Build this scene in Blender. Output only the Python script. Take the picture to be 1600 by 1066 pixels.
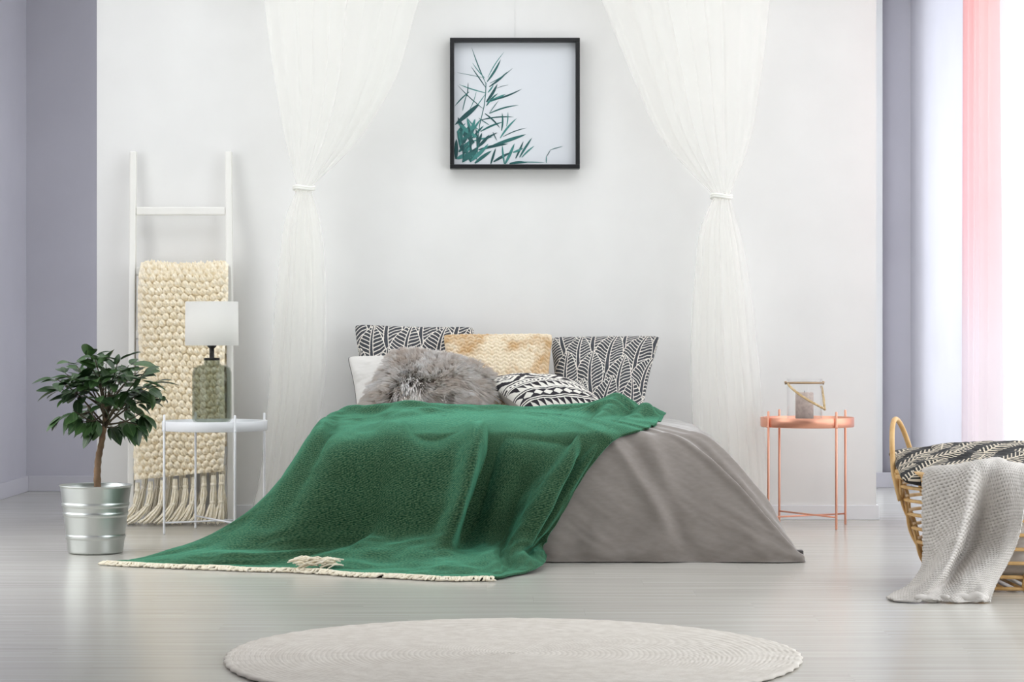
import bpy, math, random
import numpy as np
from mathutils import Vector, Matrix, Euler
from mathutils.bvhtree import BVHTree

for o in list(bpy.data.objects):
    bpy.data.objects.remove(o, do_unlink=True)
scene = bpy.context.scene
col = scene.collection
random.seed(7)
rng = np.random.default_rng(11)

# ------------------------------------------------------------------ camera
WALL_D = 10.9          # distance from the camera to the white wall
CAM_H = 0.87
FPX = 3500.0
cam_data = bpy.data.cameras.new('camera')
cam_data.sensor_width = 36.0
cam_data.lens = 36.0 * FPX / 1600.0
cam_data.clip_end = 100
cam = bpy.data.objects.new('camera', cam_data)
cam.location = (0, -WALL_D, CAM_H)
cam.rotation_euler = (math.pi / 2, 0, 0)
col.objects.link(cam)
scene.camera = cam

# ------------------------------------------------------------------ world, daylight, exposure
world = bpy.data.worlds.new('world')
scene.world = world
world.use_nodes = True
bg = world.node_tree.nodes['Background']
bg.inputs['Color'].default_value = (0.97, 0.985, 1.0, 1)
bg.inputs['Strength'].default_value = 2.40


def daylight(name, y0, y1, z0, z1, x, power):
    l = bpy.data.lights.new(name, 'AREA')
    l.shape = 'RECTANGLE'
    l.size = z1 - z0
    l.size_y = y1 - y0
    l.energy = power
    l.color = (0.86, 0.93, 1.0)
    o = bpy.data.objects.new(name, l)
    o.location = (x, (y0 + y1) / 2, (z0 + z1) / 2)
    o.rotation_euler = (0, math.radians(90), 0)
    col.objects.link(o)
    return o


daylight('daylight_area', -2.3, -0.02, 0.1, 2.75, 2.95, 10)
daylight('daylight_area', -6.4, -2.7, 0.1, 2.75, 2.95, 30)
dl = daylight('daylight_area', -0.85, 0.85, 0.4, 2.6, 0.6, 105)      # unseen window added behind the white wall to brighten the right recess
dl.location = (0.75, 3.0, 1.5); dl.rotation_euler = (math.radians(-90), 0, 0); dl.data.size = 1.7; dl.data.size_y = 2.2

dl = daylight('daylight_area', -3.8, -1.3, 0.1, 2.75, -3.35, 13)      # unseen window in the left wall, placed as warm fill for this side
dl.rotation_euler = (0, math.radians(-90), 0); dl.data.color = (1.0, 0.955, 0.89)

scene.view_settings.view_transform = 'Standard'
scene.view_settings.look = 'None'
scene.view_settings.gamma = 1.0
scene.view_settings.use_curve_mapping = False
scene.view_settings.exposure = 0.12
scene.cycles.transparent_max_bounces = 32


# ------------------------------------------------------------------ helpers
def S(D):
    return FPX / D


def P(px, py, D):
    s = FPX / D
    return Vector(((px - 800) / s, D - WALL_D, CAM_H - (py - 533) / s))


def srgb(r, g, b):
    def f(c):
        c /= 255.0
        return c / 12.92 if c <= 0.04045 else ((c + 0.055) / 1.055) ** 2.4
    return (f(r), f(g), f(b), 1.0)


def tag(o, label=None, cat=None, group=None, kind=None):
    if label: o['label'] = label
    if cat: o['category'] = cat
    if group: o['group'] = group
    if kind: o['kind'] = kind
    return o


def empty(name, loc, label, cat, group=None):
    o = bpy.data.objects.new(name, None)
    o.location = loc
    o.empty_display_size = 0.1
    col.objects.link(o)
    return tag(o, label, cat, group)


def mesh_obj(name, verts, faces, mat, parent=None, origin=None, smooth=True, colors=None, uvs=None):
    """verts are world positions; stored relative to the parent or to origin."""
    v = np.asarray(verts, dtype=float).reshape(-1, 3)
    base = np.array(parent.location if parent is not None else (origin if origin is not None else (0, 0, 0)), dtype=float)
    if parent is not None and parent.parent is not None:
        base = base + np.array(parent.parent.location)
    v = v - base
    me = bpy.data.meshes.new(name)
    me.from_pydata(v.tolist(), [], [list(map(int, f)) for f in faces])
    me.update()
    if smooth:
        me.polygons.foreach_set('use_smooth', np.ones(len(me.polygons), dtype=bool))
    if colors is not None:
        a = me.color_attributes.new('Col', 'FLOAT_COLOR', 'POINT')
        c = np.ones((len(v), 4)); c[:, :3] = np.asarray(colors)[:, :3]
        a.data.foreach_set('color', c.ravel())
    if uvs is not None:
        uvl = me.uv_layers.new(name='UVMap')
        li = np.zeros(len(me.loops), dtype=np.int32)
        me.loops.foreach_get('vertex_index', li)
        uvl.data.foreach_set('uv', np.asarray(uvs)[li].ravel())
    if mat: me.materials.append(mat)
    o = bpy.data.objects.new(name, me)
    if parent is not None:
        o.parent = parent
    elif origin is not None:
        o.location = origin
    col.objects.link(o)
    return o


class MB:
    def __init__(s):
        s.v = []; s.f = []

    def box(s, x0, x1, y0, y1, z0, z1):
        b = len(s.v)
        s.v += [(x0, y0, z0), (x1, y0, z0), (x1, y1, z0), (x0, y1, z0), (x0, y0, z1), (x1, y0, z1), (x1, y1, z1), (x0, y1, z1)]
        s.f += [[b + i for i in q] for q in ((0, 3, 2, 1), (4, 5, 6, 7), (0, 1, 5, 4), (1, 2, 6, 5), (2, 3, 7, 6), (3, 0, 4, 7))]
        return s

    def tube(s, pts, r, sides=8, closed=False, cap=True):
        pts = [Vector(p) for p in pts]
        n = len(pts)
        rr = r if hasattr(r, '__len__') else [r] * n
        b = len(s.v)
        up = None
        for i, p in enumerate(pts):
            if closed:
                t = pts[(i + 1) % n] - pts[i - 1]
            else:
                t = pts[min(i + 1, n - 1)] - pts[max(i - 1, 0)]
            t.normalize()
            if up is None:
                up = Vector((0, 0, 1)) if abs(t.z) < 0.9 else Vector((1, 0, 0))
            a = up - t * up.dot(t)
            if a.length < 1e-6:
                a = t.orthogonal()
            a.normalize(); up = a
            c = t.cross(a)
            for k in range(sides):
                th = 2 * math.pi * k / sides
                s.v.append(tuple(p + (a * math.cos(th) + c * math.sin(th)) * rr[i]))
        m = n if closed else n - 1
        for i in range(m):
            j = (i + 1) % n
            for k in range(sides):
                k2 = (k + 1) % sides
                s.f.append([b + i * sides + k, b + i * sides + k2, b + j * sides + k2, b + j * sides + k])
        if cap and not closed:
            s.f.append([b + k for k in range(sides)][::-1])
            s.f.append([b + (n - 1) * sides + k for k in range(sides)])
        return s

    def lathe(s, prof, c, seg=48, cap0=False, cap1=False):
        b = len(s.v); n = len(prof)
        for r, z in prof:
            for k in range(seg):
                th = 2 * math.pi * k / seg
                s.v.append((c[0] + r * math.cos(th), c[1] + r * math.sin(th), c[2] + z))
        for i in range(n - 1):
            for k in range(seg):
                k2 = (k + 1) % seg
                s.f.append([b + i * seg + k, b + i * seg + k2, b + (i + 1) * seg + k2, b + (i + 1) * seg + k])
        if cap0: s.f.append([b + k for k in range(seg)][::-1])
        if cap1: s.f.append([b + (n - 1) * seg + k for k in range(seg)])
        return s

    def build(s, name, mat, parent=None, origin=None, smooth=True):
        return mesh_obj(name, s.v, s.f, mat, parent, origin, smooth)


def bevel(o, w=0.004, seg=2):
    m = o.modifiers.new('bevel', 'BEVEL'); m.width = w; m.segments = seg; m.limit_method = 'ANGLE'
    return o


def grid_faces(nu, nv, off=0, flip=False):
    i, j = np.meshgrid(np.arange(nu - 1), np.arange(nv - 1), indexing='ij')
    a = (i * nv + j).ravel() + off
    q = np.stack([a, a + nv, a + nv + 1, a + 1], 1)
    return q[:, ::-1] if flip else q


def _h(ix, iy, seed):
    n = (ix.astype(np.int64) * 374761393 + iy.astype(np.int64) * 668265263 + seed * 974711) & 0x7fffffff
    n = ((n ^ (n >> 13)) * 1274126177) & 0x7fffffff
    n = n ^ (n >> 16)
    return (n & 0xffff) / 65535.0


def vnoise(x, y, seed=0):
    x = np.asarray(x, float); y = np.asarray(y, float)
    ix = np.floor(x); iy = np.floor(y)
    fx = x - ix; fy = y - iy
    fx = fx * fx * fx * (fx * (fx * 6 - 15) + 10); fy = fy * fy * fy * (fy * (fy * 6 - 15) + 10)
    a = _h(ix, iy, seed); b = _h(ix + 1, iy, seed); c = _h(ix, iy + 1, seed); d = _h(ix + 1, iy + 1, seed)
    return (a * (1 - fx) + b * fx) * (1 - fy) + (c * (1 - fx) + d * fx) * fy


def fbm(x, y, seed=0, o=3):
    t = 0; a = 0.5; s = 0
    for k in range(o):
        t = t + a * vnoise(x * 2 ** k, y * 2 ** k, seed + k * 17); s += a; a *= 0.5
    return t / s


def catmull(pts, n):
    """n points along a Catmull-Rom curve; pts (m,3)"""
    p = np.asarray([list(q) for q in pts], float)
    m = len(p)
    d = np.r_[0, np.cumsum(np.sqrt(((p[1:] - p[:-1]) ** 2).sum(1)) ** 0.5)]
    t = np.linspace(0, d[-1], n)
    return hermite(d, p, t)


def hermite(d, p, t):
    """cubic through p (m,k) at knots d evaluated at t, finite-difference tangents"""
    p = np.asarray(p, float); d = np.asarray(d, float)
    m = len(d)
    tan = np.zeros_like(p)
    for i in range(m):
        if i == 0: tan[i] = (p[1] - p[0]) / (d[1] - d[0])
        elif i == m - 1: tan[i] = (p[-1] - p[-2]) / (d[-1] - d[-2])
        else:
            h0 = d[i] - d[i - 1]; h1 = d[i + 1] - d[i]
            tan[i] = ((p[i] - p[i - 1]) / h0 * h1 + (p[i + 1] - p[i]) / h1 * h0) / (h0 + h1)
    k = np.clip(np.searchsorted(d, t, side='right') - 1, 0, m - 2)
    h = (d[k + 1] - d[k]); s = (t - d[k]) / h
    sh = (slice(None),) + (None,) * (p.ndim - 1)
    s = s[sh]; h = h[sh]
    return ((2 * s ** 3 - 3 * s ** 2 + 1) * p[k] + (s ** 3 - 2 * s ** 2 + s) * h * tan[k]
            + (-2 * s ** 3 + 3 * s ** 2) * p[k + 1] + (s ** 3 - s ** 2) * h * tan[k + 1])


def loft(strands, nu, nv, us=None):
    """strands: list of polylines of P() points, same count not needed -> (nu,nv,3)"""
    rows = np.array([catmull(s, nv) for s in strands])        # m,nv,3
    m = len(rows)
    us = np.linspace(0, 1, m) if us is None else np.asarray(us, float)
    return hermite(us, rows, np.linspace(us[0], us[-1], nu))


def normals_grid(g):
    du = np.gradient(g, axis=0); dv = np.gradient(g, axis=1)
    n = np.cross(du, dv)
    return n / (np.linalg.norm(n, axis=2, keepdims=True) + 1e-12)


# ------------------------------------------------------------------ materials
MATS = {}


def mat(name, rgb=(200, 200, 200), rough=0.6, metal=0.0, **kw):
    if name in MATS: return MATS[name]
    m = bpy.data.materials.new(name); m.use_nodes = True
    nt = m.node_tree; b = nt.nodes['Principled BSDF']
    b.inputs['Base Color'].default_value = srgb(*rgb)
    b.inputs['Roughness'].default_value = rough
    b.inputs['Metallic'].default_value = metal
    for k, v in kw.items():
        b.inputs[k.replace('_', ' ')].default_value = v
    MATS[name] = m
    return m


def nodes(m):
    return m.node_tree.nodes, m.node_tree.links, m.node_tree.nodes['Principled BSDF']


def noise_color(m, c0, c1, scale, mscale=(1, 1, 1), detail=4, coord='Object', bump=0.0, bdist=0.002, lo=0.35, hi=0.65):
    N, L, b = nodes(m)
    tc = N.new('ShaderNodeTexCoord'); mp = N.new('ShaderNodeMapping')
    mp.inputs['Scale'].default_value = mscale
    n = N.new('ShaderNodeTexNoise'); n.inputs['Scale'].default_value = scale; n.inputs['Detail'].default_value = detail
    r = N.new('ShaderNodeValToRGB')
    r.color_ramp.elements[0].position = lo; r.color_ramp.elements[1].position = hi
    r.color_ramp.elements[0].color = srgb(*c0); r.color_ramp.elements[1].color = srgb(*c1)
    L.new(tc.outputs[coord], mp.inputs['Vector']); L.new(mp.outputs['Vector'], n.inputs['Vector'])
    L.new(n.outputs['Fac'], r.inputs['Fac']); L.new(r.outputs['Color'], b.inputs['Base Color'])
    if bump:
        bp = N.new('ShaderNodeBump'); bp.inputs['Strength'].default_value = bump; bp.inputs['Distance'].default_value = bdist
        L.new(n.outputs['Fac'], bp.inputs['Height']); L.new(bp.outputs['Normal'], b.inputs['Normal'])
    return m


def attr_mat(name, rough=0.8, sheen=0.0, weave=0):
    if name in MATS: return MATS[name]
    m = mat(name, rough=rough)
    N, L, b = nodes(m)
    a = N.new('ShaderNodeAttribute'); a.attribute_name = 'Col'
    L.new(a.outputs['Color'], b.inputs['Base Color'])
    b.inputs['Sheen Weight'].default_value = sheen
    b.inputs['Specular IOR Level'].default_value = 0.25
    if weave:
        tc = N.new('ShaderNodeTexCoord'); n = N.new('ShaderNodeTexNoise'); n.inputs['Scale'].default_value = weave
        bp = N.new('ShaderNodeBump'); bp.inputs['Strength'].default_value = 0.25; bp.inputs['Distance'].default_value = 0.001
        L.new(tc.outputs['Object'], n.inputs['Vector']); L.new(n.outputs['Fac'], bp.inputs['Height']); L.new(bp.outputs['Normal'], b.inputs['Normal'])
    return m


m_wall = noise_color(mat('white_wall_paint', rough=0.85), (236, 235, 233), (240, 239, 237), 3.0)
m_lav = noise_color(mat('lavender_wall_paint', rough=0.85), (203, 200, 208), (208, 205, 213), 2.0)
m_trim = mat('trim_paint', (238, 238, 240), 0.5)
m_trim_lav = mat('lavender_trim_paint', (216, 213, 219), 0.5)
m_ceil = mat('ceiling_paint', (242, 242, 242), 0.9)


def wood_floor(name, joints):
    m = mat(name, rough=0.3)
    N, L, b = nodes(m)
    tc = N.new('ShaderNodeTexCoord'); mp = N.new('ShaderNodeMapping'); mp.inputs['Scale'].default_value = (0.35, 9.0, 1.0)
    n = N.new('ShaderNodeTexNoise'); n.inputs['Scale'].default_value = 3.0; n.inputs['Detail'].default_value = 5
    oi = N.new('ShaderNodeObjectInfo'); ad = N.new('ShaderNodeVectorMath'); ad.operation = 'ADD'
    cx = N.new('ShaderNodeCombineXYZ')
    mu = N.new('ShaderNodeMath'); mu.operation = 'MULTIPLY'; mu.inputs[1].default_value = 40.0
    L.new(oi.outputs['Random'], mu.inputs[0]); L.new(mu.outputs[0], cx.inputs['X']); L.new(mu.outputs[0], cx.inputs['Y'])
    L.new(tc.outputs['Object'], ad.inputs[0]); L.new(cx.outputs[0], ad.inputs[1])
    L.new(ad.outputs[0], mp.inputs['Vector']); L.new(mp.outputs[0], n.inputs['Vector'])
    r = N.new('ShaderNodeValToRGB')
    r.color_ramp.elements[0].position = 0.3; r.color_ramp.elements[1].position = 0.72
    r.color_ramp.elements[0].color = srgb(192, 188, 180); r.color_ramp.elements[1].color = srgb(208, 205, 198)
    L.new(n.outputs['Fac'], r.inputs['Fac'])
    hv = N.new('ShaderNodeHueSaturation')
    va = N.new('ShaderNodeMapRange'); va.inputs['To Min'].default_value = 0.985; va.inputs['To Max'].default_value = 1.015
    L.new(oi.outputs['Random'], va.inputs['Value']); L.new(va.outputs[0], hv.inputs['Value'])
    L.new(r.outputs['Color'], hv.inputs['Color'])
    L.new(hv.outputs['Color'], b.inputs['Base Color'])
    rr = N.new('ShaderNodeMapRange'); rr.inputs['To Min'].default_value = 0.19; rr.inputs['To Max'].default_value = 0.25
    L.new(n.outputs['Fac'], rr.inputs['Value']); L.new(rr.outputs[0], b.inputs['Roughness'])
    bp = N.new('ShaderNodeBump'); bp.inputs['Strength'].default_value = 0.0
    b.inputs['Specular IOR Level'].default_value = 0.55
    return m


m_floor = wood_floor('whitewashed_floor', False)
m_sub = mat('floor_joint', (150, 145, 136), 0.7)


def sheer_mat(name, rgb, transp, height_ramp=None):
    m = bpy.data.materials.new(name); m.use_nodes = True
    N = m.node_tree.nodes; L = m.node_tree.links; N.clear()
    out = N.new('ShaderNodeOutputMaterial'); mix = N.new('ShaderNodeMixShader'); mix2 = N.new('ShaderNodeMixShader')
    t = N.new('ShaderNodeBsdfTransparent'); d = N.new('ShaderNodeBsdfDiffuse'); tr = N.new('ShaderNodeBsdfTranslucent')
    d.inputs['Color'].default_value = srgb(*rgb); tr.inputs['Color'].default_value = srgb(*rgb)
    if height_ramp:
        tc = N.new('ShaderNodeTexCoord'); sp = N.new('ShaderNodeSeparateXYZ'); r = N.new('ShaderNodeValToRGB')
        mr = N.new('ShaderNodeMapRange'); mr.inputs['From Min'].default_value = 0.0; mr.inputs['From Max'].default_value = 3.0
        L.new(tc.outputs['Object'], sp.inputs[0]); L.new(sp.outputs['Z'], mr.inputs['Value']); L.new(mr.outputs[0], r.inputs['Fac'])
        els = r.color_ramp.elements
        els[0].position = height_ramp[0][0]; els[0].color = srgb(*height_ramp[0][1]); els[1].position = height_ramp[-1][0]; els[1].color = srgb(*height_ramp[-1][1])
        for p_, c_ in height_ramp[1:-1]:
            e = els.new(p_); e.color = srgb(*c_)
        L.new(r.outputs['Color'], d.inputs['Color']); L.new(r.outputs['Color'], tr.inputs['Color'])
    mix2.inputs[0].default_value = 0.5
    L.new(d.outputs[0], mix2.inputs[1]); L.new(tr.outputs[0], mix2.inputs[2])
    mix.inputs[0].default_value = 1 - transp
    L.new(t.outputs[0], mix.inputs[1]); L.new(mix2.outputs[0], mix.inputs[2]); L.new(mix.outputs[0], out.inputs['Surface'])
    return m


m_tulle = sheer_mat('ivory_tulle', (254, 253, 249), 0.60)
m_sheer = sheer_mat('white_window_sheer', (252, 252, 252), 0.45)
m_pink = sheer_mat('pink_mauve_voile', (250, 205, 205), 0.12,
                   [(0.0, (244, 238, 241)), (0.28, (244, 234, 238)), (0.5, (248, 218, 220)), (1.0, (250, 206, 203))])  # colour runs from pale mauve low down to pink at the top


def glass_mat(name, tint, gloss=0.08, rough=0.02, ior=1.45):
    m = bpy.data.materials.new(name); m.use_nodes = True
    N = m.node_tree.nodes; L = m.node_tree.links; N.clear()
    out = N.new('ShaderNodeOutputMaterial'); mix = N.new('ShaderNodeMixShader')
    t = N.new('ShaderNodeBsdfTransparent'); g = N.new('ShaderNodeBsdfGlossy')
    t.inputs['Color'].default_value = srgb(*tint); g.inputs['Roughness'].default_value = rough
    f = N.new('ShaderNodeLayerWeight'); f.inputs['Blend'].default_value = 0.5
    pw_ = N.new('ShaderNodeMath'); pw_.operation = 'POWER'; pw_.inputs[1].default_value = 4.0
    mr = N.new('ShaderNodeMapRange'); mr.inputs['To Min'].default_value = 0.015; mr.inputs['To Max'].default_value = 0.42
    L.new(f.outputs['Facing'], pw_.inputs[0]); L.new(pw_.outputs[0], mr.inputs['Value']); L.new(mr.outputs[0], mix.inputs[0])
    L.new(t.outputs[0], mix.inputs[1]); L.new(g.outputs[0], mix.inputs[2]); L.new(mix.outputs[0], out.inputs['Surface'])
    return m


m_pane = glass_mat('window_glass', (250, 252, 253))
m_jar = glass_mat('clear_jar_glass', (254, 254, 254), ior=1.5)
m_lampglass = glass_mat('smoked_lamp_glass', (226, 229, 225), ior=1.5)

# ------------------------------------------------------------------ the room
Zc = 3.0
XL, XR = -2.81, 2.385
YB_L, YB_R = 2.06, 2.5


def struct(name, mb, m, parent=None, bev=0):
    o = mb.build(name, m, parent, smooth=False)
    if parent is None: o['kind'] = 'structure'
    if bev: bevel(o, bev)
    return o


# floor: sub floor, far boards as a surface, near boards one by one
YP0, YP1 = -5.75, -2.2
fl = MB(); fl.box(-6, 6, -13.5, 4, -0.06, -0.006); 
floor = struct('floor', fl, m_sub)
fb = MB(); fb.box(-6, 6, YP1, 4, -0.006, 0.0); fb.box(-6, 6, -13.5, YP0, -0.006, 0.0)
o = struct('floor_surface', fb, m_floor, floor)
pw, pl = 0.1775, 1.28
plank_meshes = []
nrow = int(round((YP1 - YP0) / pw))
b_ = MB(); b_.box(-pl / 2 + 0.0001, pl / 2 - 0.0001, -pw / 2 + 0.0001, pw / 2 - 0.0001, -0.006, 0.0)
pm = None
for r in range(nrow):
    y = YP0 + (r + 0.5) * pw
    off = (r * 0.437) % 1.0 * pl
    dist = y + WALL_D
    half = dist * 800 / FPX + 0.1
    x = -4.0 + off
    while x - pl / 2 < 3.6:
        if pm is None:
            ob = b_.build('plank', m_floor, None, smooth=False); pm = ob.data
        else:
            ob = bpy.data.objects.new('plank', pm); col.objects.link(ob)
        ob.location = (x, y, 0); ob.parent = floor
        x += pl
    # boards end where the room carries on out of view
fe = MB(); fe.box(-6, -4.0 - pl / 2 - 0.001, YP0, YP1, -0.006, 0.0); fe.box(4.9, 6, YP0, YP1, -0.006, 0.0)
struct('floor_edge', fe, m_floor, floor)

SK = (-2.5, 2.0, -2.15, -0.5)      # unseen skylight added over the bed to brighten wall and bed top
struct('ceiling', MB().box(-3.0, 2.6, SK[3], 2.7, Zc, Zc + 0.1).box(-3.0, 2.6, -12.6, SK[2], Zc, Zc + 0.1)
       .box(-3.0, SK[0], SK[2], SK[3], Zc, Zc + 0.1).box(SK[1], 2.6, SK[2], SK[3], Zc, Zc + 0.1), m_ceil)
fr = MB(); w = 0.06
fr.box(SK[0], SK[1], SK[2], SK[2] + w, Zc + 0.02, Zc + 0.08).box(SK[0], SK[1], SK[3] - w, SK[3], Zc + 0.02, Zc + 0.08)
for xx in (SK[0], -1.0, 0.6, SK[1] - w):
    fr.box(xx, xx + w, SK[2] + w, SK[3] - w, Zc + 0.02, Zc + 0.08)
wo4 = struct('window_4', fr, m_trim)  # frame of the added skylight
for xa, xb in ((SK[0] + w, -1.0), (-1.0 + w, 0.6), (0.6 + w, SK[1] - w)):
    mesh_obj('pane', [(xa, SK[2] + w, Zc + 0.05), (xb, SK[2] + w, Zc + 0.05), (xb, SK[3] - w, Zc + 0.05), (xa, SK[3] - w, Zc + 0.05)], [[0, 1, 2, 3]], m_pane, wo4, smooth=False)
struct('wall_back', MB().box(-2.02, 1.772, 0.0, 0.28, 0.0, Zc), m_wall)
struct('baseboard_back', MB().box(-2.02, 1.786, -0.014, 0.0, 0.0, 0.072).box(1.772, 1.786, 0.0, 0.28, 0.0, 0.072), m_trim, bev=0.003)
W5 = (-3.8, -1.3)
struct('wall_left', MB().box(XL - 0.1, XL, -12.6, W5[0], 0.0, Zc).box(XL - 0.1, XL, W5[1], YB_L + 0.1, 0.0, Zc)
       .box(XL - 0.1, XL, W5[0], W5[1], 0.0, 0.1).box(XL - 0.1, XL, W5[0], W5[1], 2.75, Zc), m_lav)
fr = MB(); w = 0.06; xa, xb = XL - 0.08, XL - 0.03
fr.box(xa, xb, W5[0], W5[1], 0.1, 0.1 + w).box(xa, xb, W5[0], W5[1], 2.75 - w, 2.75)
for yy in (W5[0], -2.58, W5[1] - w):
    fr.box(xa, xb, yy, yy + w, 0.1 + w, 2.75 - w)
wo5 = struct('window_5', fr, m_trim, bev=0.004)  # frame of the unseen fill window
for ya, yb_ in ((W5[0] + w, -2.58), (-2.58 + w, W5[1] - w)):
    mesh_obj('pane', [(XL - 0.055, ya, 0.16), (XL - 0.055, yb_, 0.16), (XL - 0.055, yb_, 2.69), (XL - 0.055, ya, 2.69)], [[0, 1, 2, 3]], m_pane, wo5, smooth=False)
struct('wall_recess_left', MB().box(XL, -0.6, YB_L, YB_L + 0.1, 0.0, Zc), m_lav)
struct('wall_front', MB().box(XL - 0.1, XR + 0.2, -12.7, -12.6, 0.0, Zc), m_lav)
W3 = (-0.1, 1.6, 0.4, 2.6)
struct('wall_recess_right', MB().box(-0.5, W3[0], YB_R, YB_R + 0.1, 0.0, Zc).box(W3[1], XR + 0.3, YB_R, YB_R + 0.1, 0.0, Zc)
       .box(W3[0], W3[1], YB_R, YB_R + 0.1, 0.0, W3[2]).box(W3[0], W3[1], YB_R, YB_R + 0.1, W3[3], Zc), m_lav)
struct('wall_divider', MB().box(-0.6, -0.5, YB_L, YB_R + 0.1, 0.0, Zc), m_lav)
fr = MB(); w = 0.06
fr.box(W3[0], W3[1], YB_R + 0.03, YB_R + 0.08, W3[2], W3[2] + w).box(W3[0], W3[1], YB_R + 0.03, YB_R + 0.08, W3[3] - w, W3[3])
fr.box(W3[0], W3[0] + w, YB_R + 0.03, YB_R + 0.08, W3[2] + w, W3[3] - w).box(W3[1] - w, W3[1], YB_R + 0.03, YB_R + 0.08, W3[2] + w, W3[3] - w)
wo3 = struct('window_3', fr, m_trim, bev=0.004)  # frame of the window added to light the recess
mesh_obj('pane', [(W3[0] + w, YB_R + 0.05, W3[2] + w), (W3[1] - w, YB_R + 0.05, W3[2] + w), (W3[1] - w, YB_R + 0.05, W3[3] - w), (W3[0] + w, YB_R + 0.05, W3[3] - w)], [[0, 1, 2, 3]], m_pane, wo3, smooth=False)
struct('baseboard_left', MB().box(XL, XL + 0.014, -12.6, YB_L, 0.0, 0.09), m_trim_lav, bev=0.003)
struct('baseboard_recess_left', MB().box(XL + 0.014, -0.6, YB_L - 0.014, YB_L, 0.0, 0.09), m_trim_lav, bev=0.003)
struct('baseboard_recess_right', MB().box(1.75, XR, YB_R - 0.114, YB_R - 0.10, 0.0, 0.09), m_trim_lav, bev=0.003)
# shallow lighter pilaster in the right recess
struct('trim_1', MB().box(1.75, 2.20, YB_R - 0.10, YB_R - 0.014, 0.0, Zc), m_wall)

WZ0, WZ1 = 0.1, 2.75
wins = [(-2.3, -0.02), (-6.4, -2.7)]
rw = MB()
rw.box(XR, XR + 0.2, wins[0][1], YB_R, 0, Zc).box(XR, XR + 0.2, wins[1][1], wins[0][0], 0, Zc).box(XR, XR + 0.2, -12.6, wins[1][0], 0, Zc)
for a, b in wins:
    rw.box(XR, XR + 0.2, a, b, 0, WZ0).box(XR, XR + 0.2, a, b, WZ1, Zc)
struct('wall_right', rw, m_lav)
struct('baseboard_right', MB().box(XR - 0.014, XR, 0.0, YB_R - 0.114, 0.0, 0.09), m_trim, bev=0.003)
for i, (a, b) in enumerate(wins):
    fr = MB(); w = 0.06; x0, x1 = XR + 0.06, XR + 0.12
    fr.box(x0, x1, a, b, WZ0, WZ0 + w).box(x0, x1, a, b, WZ1 - w, WZ1)
    fr.box(x0, x1, a, a + w, WZ0 + w, WZ1 - w).box(x0, x1, b - w, b, WZ0 + w, WZ1 - w)
    mid = (a + b) / 2
    fr.box(x0, x1, mid - w / 2, mid + w / 2, WZ0 + w, WZ1 - w)
    wo = struct('window_%d' % (i + 1), fr, m_trim, bev=0.004)
    for (c, d) in ((a + w, mid - w / 2), (mid + w / 2, b - w)):
        mesh_obj('pane', [(XR + 0.09, c, WZ0 + w), (XR + 0.09, d, WZ0 + w), (XR + 0.09, d, WZ1 - w), (XR + 0.09, c, WZ1 - w)], [[0, 1, 2, 3]], m_pane, wo, smooth=False)


# ------------------------------------------------------------------ draped curtains
def sheet_between(left, right, nu, nv, D0, amp, nf, seed, dscale):
    """left/right: px,py boundary polylines ordered top to bottom; folds in depth"""
    la = np.array(left, float); ra = np.array(right, float)
    py = np.linspace(la[0, 1], la[-1, 1], nv)
    lx = hermite(la[:, 1], la[:, :1], py)[:, 0]; rx = hermite(ra[:, 1], ra[:, :1], py)[:, 0]
    u = np.linspace(0, 1, nu)[:, None]
    rr = np.random.default_rng(seed)
    ph = rr.random(6) * 6.28
    wob = sum(math.sin(1) * 0 + np.sin(2 * math.pi * (nf * (0.55 + 0.33 * k)) * u + ph[k]) * (0.9 - 0.2 * k) for k in range(3))
    uu = u + 0.016 * np.sin(2 * math.pi * nf * u + ph[3]) * np.sin(math.pi * u)
    X = lx[None, :] * (1 - uu) + rx[None, :] * uu
    width = (rx - lx) / S(D0)
    dep = np.clip(width * dscale, 0.012, amp)[None, :]
    Dm = D0 + dep * (wob * 0.07 + 0.8 * -np.sin(math.pi * u))
    s = FPX / D0
    g = np.stack([(X - 800) / s, Dm - WALL_D, CAM_H - (np.broadcast_to(py[None, :], X.shape) - 533) / s], 2)
    g[:, :, 2] = np.maximum(g[:, :, 2], 0.004)
    return g


def tulle_curtain(label, upL, upR, loL, loR, tie, D0, seed):
    t = empty('canopy_curtain', (P(*tie, D0).x, D0 - WALL_D, 0), label, 'curtain', 'bed canopy curtains')
    for k in range(2):
        g = sheet_between(upL, upR, 150, 60, D0 + 0.03 * k, 0.10, 9 + 4 * k, seed + k, 0.14)
        mesh_obj('upper_drape', g.reshape(-1, 3), grid_faces(150, 60), m_tulle, t)
    for k in range(3):
        ins = [(a[0] + (3, 8, 0)[k] * min(1, (a[1] - 300) / 150), a[1]) for a in loL]
        inr = [(a[0] - (0, 9, 14)[k] * min(1, (a[1] - 300) / 150), a[1]) for a in loR]
        g = sheet_between(ins, inr, 150, 60, D0 + 0.03 * k - 0.02, 0.09, 8 + 3 * k, seed + 5 + k, 0.2)
        mesh_obj('lower_drape', g.reshape(-1, 3), grid_faces(150, 60), m_tulle, t)
    c = P(*tie, D0)
    mb = MB()
    for dz, rr in ((0.004, 0.0075), (-0.005, 0.0075)):
        mb.tube([(c.x + 0.047 * math.cos(a), c.y - 0.005 + 0.034 * math.sin(a), c.z + dz + 0.004 * math.sin(a * 2)) for a in np.linspace(0, 2 * math.pi, 25)[:-1]], rr, 8, closed=True)
    mb.build('tie', MATS.get('tie_cloth') or mat('tie_cloth', (246, 245, 238), 0.8), t)
    return t


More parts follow.
